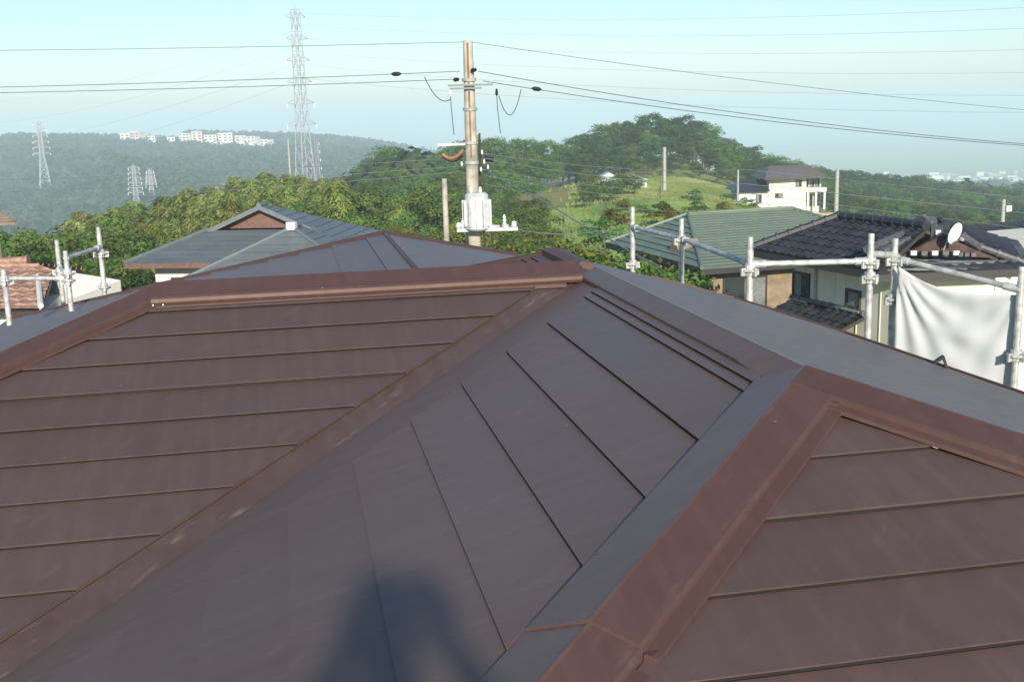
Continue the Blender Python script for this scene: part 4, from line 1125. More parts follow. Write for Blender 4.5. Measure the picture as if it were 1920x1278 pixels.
MB().box((lpt.x + .22, 55.9, lpt.z - .45), (.26, .2, .3)).build('lamp_box', M['porcelain'], [o_ for o_ in bpy.data.objects if o_.name.startswith('utility_pole')][-1])
simple_pole(1384, 318, 165, 0.14, 'thin pole left of the two storey house', (), 'galv_dull')
pl_ = simple_pole(-900, 60, 26, 0.11, 'end pole carrying the wires off to one side, left of the house', ((.5, 1.6), (1.0, 1.6)))
pr_ = simple_pole(2800, 250, 30, 0.11, 'end pole carrying the wires off to one side, right of the house', ((.5, 1.6), (1.0, 1.6)))

# overhead lines
def wire(pts, r, label, mat='wire', group='overhead lines', sag=0.0, extras=()):
    q = [P(*p) for p in pts]
    path = []
    for a, b_ in zip(q[:-1], q[1:]): path += hang(a, b_, sag, 12)[:-1]
    path.append(q[-1])
    o = MB().tube(path, r, 6).build('overhead_line', M[mat])
    tag(o, label, 'power line', group)
    for e_ in extras:
        c = P(*e_); d = (q[-1] - q[0]).normalized()
        MB().tube([c - d * .10, c - d * .05, c + d * .05, c + d * .10], [.012, .04, .04, .012], 8).build('strain_insulator', M['black'], o)
    return o
wire([(-900, 92, 26), (872, 79, 21.95)], .006, 'single grey line from the pole top off to the left', sag=0.10, mat='wire_pale')
wire([(-900, 172, 26), (862, 134, 21.85)], .006, 'upper of the two dark lines left of the pole', sag=.12, extras=((743, 139, 21.9),))
wire([(-900, 178, 26), (850, 149, 21.85)], .006, 'lower of the two dark lines left of the pole', sag=.12)
wire([(882, 79, 21.95), (1920, 206, 25), (2800, 330, 30)], .006, 'line from the pole top sloping down to the right', sag=.08, mat='wire_pale')
wire([(897, 134, 21.85), (1920, 270, 25), (2800, 380, 30)], .007, 'upper dark line sloping down right from the pole', sag=.14)
wire([(905, 152, 21.85), (1920, 273, 25.4), (2800, 384, 30)], .007, 'lower dark line sloping down right from the pole', sag=.12, extras=((1006, 167, 21.9),))
low = [((905, 288), (1400, 318), (2800, 440)), ((905, 298), (1400, 345), (2800, 470)), ((906, 318), (1400, 362), (2800, 520)), ((908, 330), (1400, 378), (2800, 560)), ((910, 345), (1330, 398), (2800, 600))]
for i, (a, b_, c) in enumerate(low):
    wire([(*a, 21.9), (*b_, 30), (*c, 46)], .0065 + .001 * (i % 2), ['topmost', 'second', 'third', 'fourth', 'lowest'][i] + ' of the low cables crossing the field right of the pole', sag=.15, mat='wire_pale', group='low cables right of the pole')
for i, (a, b_) in enumerate((((862, 296), (-900, 330)), ((862, 312), (-900, 360)), ((866, 322), (-900, 395)))):
    wire([(*b_, 30), (*a, 21.9)], .0055, ['upper', 'middle', 'lowest'][i] + ' of the low cables crossing the bamboo left of the pole', sag=.3, mat='wire_pale', group='low cables left of the pole')
wire([(915, 322, 21.8), (1025, 380, 18), (1150, 452, 14), (1240, 500, 12.2)], .010, 'pale service cable dropping from the pole toward the brown roof', mat='wire_pale', sag=.02)
wire([(958, 428, 21.7), (1130, 432, 24), (1700, 480, 34)], .010, 'thin cable leaving the transformer arm to the right', mat='wire_pale', sag=.1)

# ------------------------------------------------------------------ pylons
def pylon(x, ytop, ybase, D, label, w0=5.0, w1=1.6, arms=6, aw=6.0, rz=1.15):
    tp = P(x, ytop, D); zb = min(P(x, ybase, D).z, gh(tp.x, D) - 1) 
    Ht = tp.z - zb
    t = thing('pylon', label, 'pylon', (tp.x, D, zb), rz)
    r = max(0.10, D * 0.00034)
    def wd(h): 
        q = h / Ht
        return (w0 * (1 - q / .55) + w1 * (q / .55)) / 2 if q < .55 else (w1 * (1 - (q - .55) / .45 * .35)) / 2
    lv = [Ht * q for q in (0, .12, .23, .33, .42, .5, .57, .64, .71, .78, .85, .92, 1.0)]
    for sx, sy in ((1, 1), (1, -1), (-1, 1), (-1, -1)):
        MB().tube([(sx * wd(h), sy * wd(h), h) for h in lv], r * 1.25, 5).build('leg', M['pylon'], t)
    mb = MB()
    for a, b_ in zip(lv[:-1], lv[1:]):
        wa, wb = wd(a), wd(b_)
        for k_ in range(4):
            c = [(1, 1), (-1, 1), (-1, -1), (1, -1)]
            (x0, y0), (x1, y1) = c[k_], c[(k_ + 1) % 4]
            mb.tube([(x0 * wa, y0 * wa, a), (x1 * wb, y1 * wb, b_)], r * .6, 4, False)
            mb.tube([(x1 * wa, y1 * wa, a), (x0 * wb, y0 * wb, b_)], r * .6, 4, False)
            mb.tube([(x0 * wb, y0 * wb, b_), (x1 * wb, y1 * wb, b_)], r * .6, 4, False)
    mb.build('lattice', M['pylon'], t)
    for i in range(arms):
        h = Ht * (0.58 + 0.39 * i / max(arms - 1, 1)); L_ = aw * (1 - .06 * i)
        for s in (-1, 1):
            mb = MB()
            for yy in (-wd(h), wd(h)):
                mb.tube([(s * wd(h), yy, h), (s * L_, 0, h + .3)], r * .8, 4)
                mb.tube([(s * wd(h), yy, h + 1.6), (s * L_, 0, h + .3)], r * .7, 4)
            arm = mb.build('arm', M['pylon'], t)
            MB().tube([(s * L_, 0, h + .2), (s * L_, 0, h - 1.2)], [r * .8, r * 1.1], 5).build('insulator_string', M['porcelain'], arm)
    MB().tube([(0, 0, Ht), (0, 0, Ht + 1.5)], r, 5).build('peak', M['pylon'], t)
    return t, tp, Ht
pyl, ptop, pH = pylon(553, 18, 330, 400, 'tall lattice pylon rising above the trees left of the utility pole', w0=8.5, w1=3.4, aw=6.0, rz=0.75)
pylon(72, 228, 372, 900, 'pale lattice pylon standing before the far wooded hill at left', w0=10, w1=3, aw=6.5, rz=0.5)
pylon(250, 312, 372, 700, 'small lattice pylon top beyond the bamboo, left of a smaller one', w0=6, w1=2.4, aw=4.5, rz=0.3)
pylon(281, 320, 372, 760, 'smallest lattice pylon top beyond the bamboo', w0=6, w1=2.2, aw=3.5, rz=0.3)
pylon(590, 262, 340, 520, 'short lattice tower just right of the tall pylon', w0=6, w1=2.2, aw=3.5, rz=0.9)
simple_pole(540, 262, 230, 0.22, 'pale stub pole beside the foot of the tall pylon', (), 'galv_dull')
for i, (ya, yb) in enumerate(((24, -40), (48, 10), (72, 62), (97, 118), (121, 175), (146, 212))):
    wire([(560, ya, 400), (2900, yb - 10, 220)], 0.030, ['topmost', 'second', 'third', 'fourth', 'fifth', 'lowest'][i] + ' of the faint conductors running right from the tall pylon', mat='wire_pale', group='conductors from the tall pylon', sag=5.0)
for i in range(4):
    wire([(545, 60 + 32 * i, 400), (0, 190 + 40 * i, 700), (-500, 250 + 30 * i, 800)], 0.03, ['topmost', 'second', 'third', 'lowest'][i] + ' of the faint conductors running left from the tall pylon', mat='wire_pale', group='conductors left of the tall pylon', sag=4.0)

# ------------------------------------------------------------------ trees
def quads_mesh(name, cen, nrm, size, asp, mat, seed, tang=None):
    """leaf sprays: one small bent quad (two triangles) for each centre"""
    r = np.random.default_rng(seed); n = len(cen)
    t = r.normal(size=(n, 3)) if tang is None else tang + r.normal(size=(n, 3)) * .25
    nrm = nrm / np.linalg.norm(nrm, axis=1, keepdims=True)
    t -= nrm * (t * nrm).sum(1, keepdims=True); t /= np.linalg.norm(t, axis=1, keepdims=True) + 1e-9
    b_ = np.cross(nrm, t)
    s = (size * r.uniform(.6, 1.4, n))[:, None]
    v = np.stack([cen - t * s, cen - b_ * s * asp + nrm * s * .15, cen + t * s, cen + b_ * s * asp + nrm * s * .15], 1).reshape(-1, 3)
    me = bpy.data.meshes.new(name)
    me.vertices.add(4 * n); me.vertices.foreach_set('co', v.astype(np.float32).ravel())
    me.loops.add(4 * n); me.loops.foreach_set('vertex_index', np.arange(4 * n, dtype=np.int32))
    me.polygons.add(n); me.polygons.foreach_set('loop_start', np.arange(0, 4 * n, 4, dtype=np.int32))
    me.materials.append(mat); me.update(calc_edges=True); me.validate()
    return me

def crown_points(seed, h, cr, n, clumps, low=0.35, conic=0.0):
    """points on lumpy clumps spread through an uneven crown"""
    r = np.random.default_rng(seed)
    C, R_ = [], []
    while len(C) < clumps:
        p = r.uniform(-1, 1, 3)
        d = np.linalg.norm(p)
        if d > 1 or d < .25: continue
        z = low * h + (p[2] * .5 + .5) * (1 - low) * h
        q = (z / h - low) / (1 - low)
        w = cr * (1 - conic * q) * (.75 + .35 * r.random())
        C.append((p[0] * w, p[1] * w, z * .93)); R_.append(cr * r.uniform(.22, .42) * (1 - .4 * conic * q))
    C, R_ = np.array(C), np.array(R_)
    k = r.integers(0, clumps, n)
    d = r.normal(size=(n, 3)); d /= np.linalg.norm(d, axis=1, keepdims=True)
    d[:, 2] = np.where(d[:, 2] < -.3, -d[:, 2] * .6, d[:, 2])
    rad = R_[k] * r.uniform(.72, 1.08, n)
    pts = C[k] + d * rad[:, None] * np.array([1, 1, .72])
    return pts, d + r.normal(size=(n, 3)) * .45 + np.array([0, 0, .35]), C

def trunk_mesh(name, h, r0, seed, limbs, mat):
    r = random.Random(seed); mb = MB()
    path = [(0, 0, -1.0)]; x = y = 0
    for i in range(1, 6):
        x += r.uniform(-.12, .12) * h * .1; y += r.uniform(-.12, .12) * h * .1
        path.append((x, y, h * .82 * i / 5))
    mb.tube(path, [r0 * (1.15 - .95 * i / 5) for i in range(6)], 7)
    for c in limbs:
        z0 = h * r.uniform(.25, .5); s = Vector((0, 0, z0)); e_ = Vector(c)
        m_ = s.lerp(e_, .5) + Vector((0, 0, -.06 * h))
        mb.tube([s, m_, e_], [r0 * .45, r0 * .28, r0 * .08], 5)
    me = bpy.data.meshes.new(name); me.from_pydata(mb.v, [], mb.f); me.materials.append(mat); me.update()
    return me

PROTO = {}
def make_proto(key, kind, seed):
    if kind == 'broad':
        h, cr = 9.0, 3.6
        pts, nr, C = crown_points(seed, h, cr, 6000, 40 + 6 * (seed % 3), low=.22 + .04 * (seed % 3))
        crown = quads_mesh('crown', pts, nr, .14, .58, M['leaf'], seed)
        trunk = trunk_mesh('trunk', h, .20, seed, C[:7], M['bark'])
    elif kind == 'dark':
        h, cr = 10.0, 3.9
        pts, nr, C = crown_points(seed, h, cr, 6000, 34 + 6 * (seed % 3), low=.20, conic=.15 + .15 * (seed % 3))
        crown = quads_mesh('crown', pts, nr, .15, .55, M['leaf_dark'], seed)
        trunk = trunk_mesh('trunk', h, .24, seed, C[:7], M['bark'])
    elif kind == 'shrub':
        h, cr = 2.2, 1.5
        pts, nr, C = crown_points(seed, h, cr, 1500, 18, low=.12)
        crown = quads_mesh('crown', pts, nr, .10, .6, M['leaf_yellow'] if seed % 2 else M['leaf'], seed)
        trunk = trunk_mesh('trunk', h, .05, seed, C[:5], M['bark'])
    elif kind == 'near':
        h, cr = 5.0, 2.4
        pts, nr, C = crown_points(seed, h, cr, 9000, 46, low=.10)
        crown = quads_mesh('crown', pts, nr, .075, .55, M['leaf_yellow'] if seed % 2 else M['leaf'], seed)
        trunk = trunk_mesh('trunk', h, .09, seed, C[:7], M['bark'])
    else:   # bamboo culm with an arching plume
        h = 10.0; r = np.random.default_rng(seed); n = 4200
        t_ = r.beta(1.8, 1.3, n) * .68 + .32
        lean = r.uniform(.06, .16); ph = r.uniform(0, 6.28)
        bend = lean * h * np.clip(t_ - .35, 0, 1) ** 2 * 2.4
        ax = np.stack([bend * math.cos(ph), bend * math.sin(ph), h * t_ - bend * .35], 1)
        w = 1.25 * np.sin(np.clip((t_ - .25) / .78, 0, 1) * math.pi) ** .7 + .1
        a = np.round(r.uniform(0, 9, n)) / 9 * 6.28 + t_ * 23 + r.normal(0, .25, n)
        rd = w * r.uniform(.2, 1, n)
        pts = ax + np.stack([np.cos(a) * rd, np.sin(a) * rd, -.35 * rd ** 1.4 + r.normal(0, .12, n)], 1)
        tang = np.stack([np.cos(a), np.sin(a), np.full(n, -.75)], 1)
        nr = np.stack([np.cos(a) * .6, np.sin(a) * .6, np.full(n, .8)], 1) + r.normal(size=(n, 3)) * .4
        crown = quads_mesh('crown', pts, nr, .19, .22, M['leaf_bamboo'], seed, tang)
        mb = MB(); tt = np.linspace(0, 1, 9)
        bb = lean * h * np.clip(tt - .35, 0, 1) ** 2 * 2.4
        mb.tube([(b1 * math.cos(ph), b1 * math.sin(ph), h * q - b1 * .35 - (1 if q == 0 else 0)) for q, b1 in zip(tt, bb)], [.055 * (1 - .85 * q) for q in tt], 6)
        for q in np.linspace(.05, .8, 16): mb.tube([(0 + np.interp(q, tt, bb) * math.cos(ph), np.interp(q, tt, bb) * math.sin(ph), h * q - .02), (np.interp(q, tt, bb) * math.cos(ph), np.interp(q, tt, bb) * math.sin(ph), h * q + .02)], .065 * (1 - .85 * q), 6)
        trunk = bpy.data.meshes.new('culm'); trunk.from_pydata(mb.v, [], mb.f); trunk.materials.append(M['culm']); trunk.update()
    PROTO[key] = (trunk, crown, h)
for i in range(4): make_proto(('broad', i), 'broad', 11 + i)
for i in range(3): make_proto(('dark', i), 'dark', 31 + i)
for i in range(4): make_proto(('bamboo', i), 'bamboo', 51 + i)
for i in range(2): make_proto(('shrub', i), 'shrub', 70 + i)
for i in range(3): make_proto(('near', i), 'near', 90 + i)
NP = {'near': 3, 'broad': 4, 'dark': 3, 'bamboo': 4, 'shrub': 2}
tr_rng = random.Random(5)
def plant(kind, x, y, hgt, label, group, z=None, wide=1.0, cat=None):
    tr, cw, h0 = PROTO[(kind, tr_rng.randrange(NP[kind]))]
    nm = {'broad': 'broadleaf_tree', 'dark': 'evergreen_tree', 'bamboo': 'bamboo', 'shrub': 'shrub', 'near': 'bushy_tree'}[kind]
    r = bpy.data.objects.new(nm, None); COL.objects.link(r); r.empty_display_size = .3
    r.location = (x, y, gh(x, y) if z is None else z)
    s = hgt / h0
    r.scale = (s * wide * tr_rng.uniform(.9, 1.15), s * wide * tr_rng.uniform(.9, 1.15), s)
    r.rotation_euler = (0, 0, tr_rng.uniform(0, 6.28))
    tag(r, label, cat or {'bamboo': 'bamboo', 'shrub': 'shrub'}.get(kind, 'tree'), group)
    link('culm' if kind == 'bamboo' else 'trunk', tr, r); link('crown', cw, r)
    return r
def top_tree(kind, px, py, D, label, group, wide=1.0, hmin=3.0, cat=None):
    """tree whose top reaches photograph pixel (px, py), standing on the terrain D metres ahead"""
    p = P(px, py, D); z = gh(p.x, D)
    hgt = max(hmin, p.z - z)
    return plant(kind, p.x, D, hgt, label, group, z, wide, cat)
def interp(tab, x):
    xs = [a for a, _ in tab]; ys = [b_ for _, b_ in tab]
    return float(np.interp(x, xs, ys))

def where(x, cols):
    for lim, txt in cols:
        if x < lim: return txt
    return cols[-1][1]
HILLC = [(1180, 'at the end toward the pole'), (1300, 'around its summit'), (1420, 'on its falling shoulder'), (9999, 'above the two storey house')]
MIDC = [(640, 'near the short lattice tower'), (760, 'behind the blue-grey roof'), (850, 'around the thin pole'), (940, 'behind the transformer'), (1060, 'right of the transformer'), (9999, 'toward the small sheds')]
BAMC = [(250, 'below the far pylon'), (330, 'below the two small pylons'), (420, 'left of the brown gable'), (520, 'behind the brown gable'), (9999, 'right of the brown gable')]
RTC = [(1640, 'behind the pale pole'), (1730, 'above the tiled ridge'), (1800, 'above the satellite dish'), (1870, 'left of the lamp pole'), (9999, 'by the lamp pole')]
ROWN = {0: 'back row', .2: 'second row', .22: 'second row', .25: 'upper row', .3: 'upper row', .42: 'middle row', .45: 'middle row', .5: 'middle row', .55: 'middle row', .65: 'fourth row', .7: 'fourth row', .75: 'lower row', .8: 'lower row', .9: 'front row', 1.0: 'front row'}
# crest of the wooded hill right of centre: rows from front to back
hill = [(1085, 250), (1110, 232), (1150, 222), (1200, 214), (1250, 200), (1290, 214), (1320, 226), (1360, 246), (1400, 268), (1440, 285), (1480, 296), (1520, 306), (1560, 314)]
for x in range(1090, 1540, 19):
    top_tree(tr_rng.choice(['dark', 'broad', 'dark']), x + tr_rng.uniform(-6, 6), interp(hill, x) + tr_rng.uniform(-4, 10), 270, 'tree on the crest of the wooded hill, ' + where(x, HILLC), 'trees on the hill crest', 1.0)
foot = [(1085, 300), (1250, 325), (1400, 330), (1560, 345)]
for row, D in ((.25, 250), (.5, 230), (.75, 212)):
    for x in range(1080, 1550 if row < .6 else 1420, 24):
        y = interp(hill, x) * (1 - row) + interp(foot, x) * row
        top_tree(tr_rng.choice(['dark', 'dark', 'broad']), x + tr_rng.uniform(-9, 9), y + tr_rng.uniform(-9, 9), D + tr_rng.uniform(-6, 6), 'tree on the hill flank, ' + ROWN[row] + ', ' + where(x, HILLC), 'trees on the hill flank', 1.0)
# trees left of the hill, behind the pole
mid_top = [(690, 290), (720, 282), (745, 262), (770, 282), (810, 292), (850, 262), (900, 244), (940, 262), (975, 252), (1020, 262), (1060, 268), (1100, 262)]
for x in range(690, 1100, 15):
    top_tree(tr_rng.choice(['broad', 'dark', 'broad']), x + tr_rng.uniform(-4, 4), interp(mid_top, x) + tr_rng.uniform(-3, 8), 230 if x > 830 else 250, 'tree along the skyline ' + where(x, MIDC), 'skyline trees behind the pole')
for row, D in ((.3, 190), (.55, 150), (.8, 120)):
    for x in range(560, 1120 if row < .5 else 1040, 30):
        y0 = interp(mid_top, x) if x > 690 else 318
        y = y0 * (1 - row) + 385 * row
        if x > 1090: y = 325 + 50 * row
        top_tree(tr_rng.choice(['broad', 'dark', 'broad', 'broad']), x + tr_rng.uniform(-11, 11), y + tr_rng.uniform(-9, 9), D + tr_rng.uniform(-8, 8), 'green tree of the middle wood, ' + ROWN[row] + ', ' + where(x, MIDC), 'trees of the middle wood', 1.05)
for x in range(640, 1010, 30):
    top_tree(tr_rng.choice(['near', 'near', 'broad']), x + tr_rng.uniform(-10, 10), 398 + tr_rng.uniform(-14, 22), 75 + tr_rng.uniform(-8, 8), 'low green tree just beyond the brown roof, ' + where(x, MIDC), 'low trees beyond the roof', .95)
# bamboo left of centre
bam = [(60, 425), (150, 405), (220, 380), (300, 362), (380, 345), (440, 330), (520, 322), (600, 325), (660, 345), (720, 370)]
for row, D in ((0, 130), (.22, 110), (.45, 92), (.7, 74), (1.0, 60)):
    for x in range(150 + int(60 * row), 640, 13 if D > 80 else 20):
        y = interp(bam, x) + row * 105 + tr_rng.uniform(-5, 10)
        top_tree('bamboo', x + tr_rng.uniform(-8, 8), y, D + tr_rng.uniform(-7, 7), 'yellow-green bamboo plume of the grove, ' + ROWN[row] + ', ' + where(x, BAMC), 'bamboo grove', 1.45, 5)
for x in range(600, 860, 22):
    top_tree(tr_rng.choice(['bamboo', 'broad', 'broad']), x + tr_rng.uniform(-8, 8), 345 + tr_rng.uniform(-15, 35), 95 + tr_rng.uniform(-12, 12), 'bright green tree right of the bamboo, ' + where(x, MIDC), 'bright trees right of the bamboo', 1.1, 4)
# trees at the left
for i in range(46):
    x = tr_rng.uniform(-80, 300); D = tr_rng.uniform(44, 72)
    y = 400 + (72 - D) * 3.2 + tr_rng.uniform(-15, 20) + max(0, (x - 120)) * .12
    top_tree(tr_rng.choice(['broad', 'broad', 'dark', 'bamboo']), x, y, D, 'green tree ' + ('close behind' if D < 54 else 'further behind' if D < 64 else 'well beyond') + ' the orange tiled roof, ' + ('at the picture edge' if x < 30 else 'left of the scaffold' if x < 120 else 'between the scaffold poles' if x < 200 else 'toward the blue-grey roof'), 'trees behind the orange roof', 1.0, 4)
for x, y in ((155, 500), (140, 530), (170, 535)):
    top_tree('near', x, y, 30, 'yellowing shrub between the scaffold poles', 'yellow shrubs by the scaffold', 1.2, 3)
# wood at the right, beyond the tiled house
rw_top = [(1480, 300), (1560, 312), (1650, 318), (1720, 324), (1800, 338), (1860, 344), (1920, 348)]
for row, D in ((0, 350), (.2, 310), (.42, 265), (.65, 225), (.9, 190)):
    for x in range(1540, 1960, 17 + int(9 * row)):
        y = interp(rw_top, x) * (1 - row) + 425 * row + tr_rng.uniform(-5, 9)
        top_tree(tr_rng.choice(['dark', 'dark', 'broad']), x + tr_rng.uniform(-7, 7), y, D + tr_rng.uniform(-9, 9), 'dark green tree of the right wood, ' + ROWN[row] + ', ' + where(x, RTC), 'trees of the far right wood', .95, 5)
# shrubs in the field
for i in range(12):
    x, D = tr_rng.uniform(1090, 1400), tr_rng.uniform(75, 160)
    p = P(x, 400, D)
    plant('shrub', p.x, D, tr_rng.uniform(.8, 1.8), 'rounded shrub in the grass field ' + ('near the bushy trees' if x < 1180 else 'below the grey pole' if x < 1290 else 'toward the two storey house') + (', nearer' if D < 115 else ', farther'), 'field shrubs', None, 1.2)
for px, py, D in ((1165, 335, 140), (1120, 328, 135), (1145, 345, 130), (1190, 342, 140), (1100, 340, 125)):
    top_tree('broad', px, py, D, 'bushy tree at the left end of the grass field', 'bushy trees at the field edge', 1.25)
for i in range(20):
    x = 930 + i * 15 + tr_rng.uniform(-6, 6)
    p = P(x, 455, 34 + tr_rng.uniform(-5, 8))
    plant('near', p.x, p.y, max(1.5, P(x, 448 + max(0, x - 1000) * .22 + tr_rng.uniform(-8, 10), p.y).z - gh(p.x, p.y)), 'leafy shrub showing over the brown ridge ' + ('below the transformer' if x < 990 else 'between transformer and service cable' if x < 1070 else 'under the service cable' if x < 1150 else 'beside the green roof'), 'shrubs beyond the ridge', None, 1.0)

# rough grass on the open slope
def meadow(n, xr, dr, hgt, mat, seed, label):
    r = np.random.default_rng(seed); D = np.sqrt(r.uniform(dr[0] ** 2, dr[1] ** 2, n)); px = r.uniform(*xr, n); px = np.where(px < xr[0] + 60, px - np.abs(r.normal(0, 45, n)), px)
    X = (px - 960) / F_PX * D * 1.02
    Z = np.concatenate([hz(X[i:i + 4000], D[i:i + 4000]) for i in range(0, n, 4000)])
    cl = np.sin(X * .55 + np.sin(D * .3)) * np.sin(D * .42 + X * .2) * .5 + .7
    c = np.stack([X, D, Z + hgt * .3 * cl], 1)
    nr = np.stack([r.normal(0, .5, n), -np.ones(n), r.uniform(.2, 1.2, n)], 1)
    me = quads_mesh('grass', c, nr, hgt * .6, .35, mat, seed, np.tile(np.array([0., 0.1, 1.]), (n, 1)))
    tag(link('grass', me), label, 'grass', None, 'stuff')
meadow(16000, (1080, 1430), (62, 130), .5, leaf_mat('meadow_blades', (0.115, 0.185, 0.045), (0.25, 0.31, 0.10), var=0, trans=.2, nscale=.12), 21, 'rough sunlit grass on the nearer part of the open slope')
meadow(16000, (1180, 1440), (130, 205), .7, leaf_mat('dry_meadow_blades', (0.13, 0.19, 0.045), (0.31, 0.32, 0.11), var=0, trans=.2, nscale=.07), 22, 'rough drier grass on the farther part of the open slope')

# far wooded hills: crowns that read as one mass
def far_wood(name, label, pts, size, mat, seed):
    r = np.random.default_rng(seed); cen, nr = [], []
    n = 46
    for (x, y, z, s) in pts:
        d = r.normal(size=(n, 3)); d /= np.linalg.norm(d, axis=1, keepdims=True); d[:, 2] = np.abs(d[:, 2])
        c = np.array([x, y, z]) + d * s * np.array([1, 1, 1.15]) * r.uniform(.75, 1.05, (n, 1))
        cen.append(c); nr.append(d + r.normal(size=(n, 3)) * .3)
    me = quads_mesh(name, np.concatenate(cen), np.concatenate(nr), size, .7, mat, seed)
    return tag(link(name, me), label, 'woodland', None, 'stuff')
def scatter(n, xr, dr, seed, smin, smax, skip=None):
    r = np.random.default_rng(seed); D = np.sqrt(r.uniform(dr[0] ** 2, dr[1] ** 2, n)); px = r.uniform(*xr, n)
    X = (px - 960) / F_PX * D * 1.02; Z = hz(X, D); s = r.uniform(smin, smax, n)
    return [(a, b_, c + q * .5, q) for a, b_, c, q in zip(X, D, Z, s)]
far_wood('woodland', 'hazy wooded hillside across the valley at left', scatter(3600, (-150, 900), (620, 1500), 3, 4.5, 8.5), 1.9, M['leaf_far'], 4)
far_wood('woodland', 'hazy distant wooded ridge left of the utility pole', scatter(900, (380, 1000), (1500, 1900), 5, 6, 10), 2.5, M['leaf_far'], 6)
far_wood('woodland', 'dark wood on the valley side beyond the bamboo', scatter(1300, (-100, 800), (200, 620), 8, 3.5, 5.5), 1.2, M['leaf_far'], 9)
far_wood('woodland', 'distant wood sloping to the plain at right', scatter(1100, (1000, 2050), (400, 1300), 12, 4, 7), 1.6, M['leaf_far'], 13)

far_wood('woodland', 'woods running on beside the valley, left of the orange tiled house', scatter(2600, (-1500, -120), (80, 1300), 14, 3.0, 5.5), 1.1, M['leaf_far'], 15)
far_wood('woodland', 'woods running on along the slope, right of the charcoal tiled house', scatter(2600, (1980, 3300), (90, 1200), 16, 3.0, 5.5), 1.1, M['leaf_far'], 17)

# ------------------------------------------------------------------ distant buildings
def far_building(px, py, D, w, h, dpt, label, group, mat='city_white', wins=True, rz=0.0, zofs=0.0):
    p = P(px, py, D); zg = min(gh(p.x, D) - 1, p.z - h)
    t = thing('distant_building', label, 'building', (p.x, D, 0), rz, group)
    MB().box((0, 0, (p.z + zg) / 2), (w, dpt, p.z - zg)).build('wall', M[mat], t)
    MB().box((0, 0, p.z + .25), (w + .8, dpt + .8, .5)).build('roof', M['city_grey'] if mat == 'city_white' and random.random() < .5 else M['city_white'], t)
    if wins:
        nfl = max(1, int(h / 3.4)); nc = max(2, int(w / 5))
        for f_ in range(nfl):
            for c in range(nc):
                MB().box(((c + .5) / nc * w - w / 2, -dpt / 2 - .05, p.z - 1.9 - f_ * 3.3), (w / nc * .55, .14, 1.5)).build('window', M['glass'], t)
    return t
lb = [(238, 251, 12, 10), (258, 248, 14, 13), (286, 255, 9, 7), (350, 250, 16, 20), (370, 247, 12, 15), (396, 253, 15, 10), (420, 250, 18, 13), (449, 255, 13, 9), (471, 256, 17, 10), (500, 262, 12, 7), (150, 262, 9, 5), (118, 252, 8, 5), (320, 258, 9, 6)]
bl_ = ['lowest', 'tall narrow', 'tiny', 'large stepped', 'square', 'wide', 'bright', 'low wide', 'long', 'outermost', 'isolated', 'very small', 'half hidden']
for i, (px, py, w, h) in enumerate(lb):
    far_building(px, py, 1380 + 12 * (i % 4), w, h, 12, ('%s pale building on the far hill crest, ' % bl_[i]) + ('%d%s from the left' % (sum(1 for b_ in lb if b_[0] <= px), {1: 'st', 2: 'nd', 3: 'rd'}.get(sum(1 for b_ in lb if b_[0] <= px), 'th'))), 'buildings on the far hill', mat='city_peach' if i % 3 == 1 else 'city_white', rz=random.uniform(-.4, .4))
cr_ = random.Random(3)
for i in range(70):
    px = cr_.uniform(1745, 1990) if i < 58 else cr_.uniform(1500, 1745); D = cr_.uniform(1800, 2600)
    py = 322 + (2600 - D) / 800 * 22 + cr_.uniform(-5, 3)
    far_building(px, py, D, cr_.uniform(9, 26), cr_.uniform(6, 13), 12, 'tiny pale building of the hazy town on the plain at right', 'buildings of the far town', mat=cr_.choice(['city_white', 'city_white', 'city_grey']), wins=False, rz=cr_.uniform(-.5, .5))
# small sheds at the field edge
for px, py, w, lab in ((1140, 320, 2.0, 'small white shed among trees at the hill foot, left one of two'), (1192, 326, 3.0, 'small white shed among trees at the hill foot, right one of two')):
    p = P(px, py + 5, 165)
    t = thing('shed', lab, 'shed', (p.x, 165, p.z - 2.0))
    MB().box((0, 0, 0), (w, 2.5, 3.2)).build('wall', M['grey_paint'], t)
    mb = MB(); mb.sweep(lambda q: [Vector((-w / 2 - .2, q, 1.58)), Vector((0, q, 2.2)), Vector((w / 2 + .2, q, 1.58))], -1.6, 1.6); mb.build('roof', M['grey_paint'], t)
    MB().box((0.1 * w, -1.27, -.5), (.8, .06, 1.9)).build('door', M['fascia'], t)

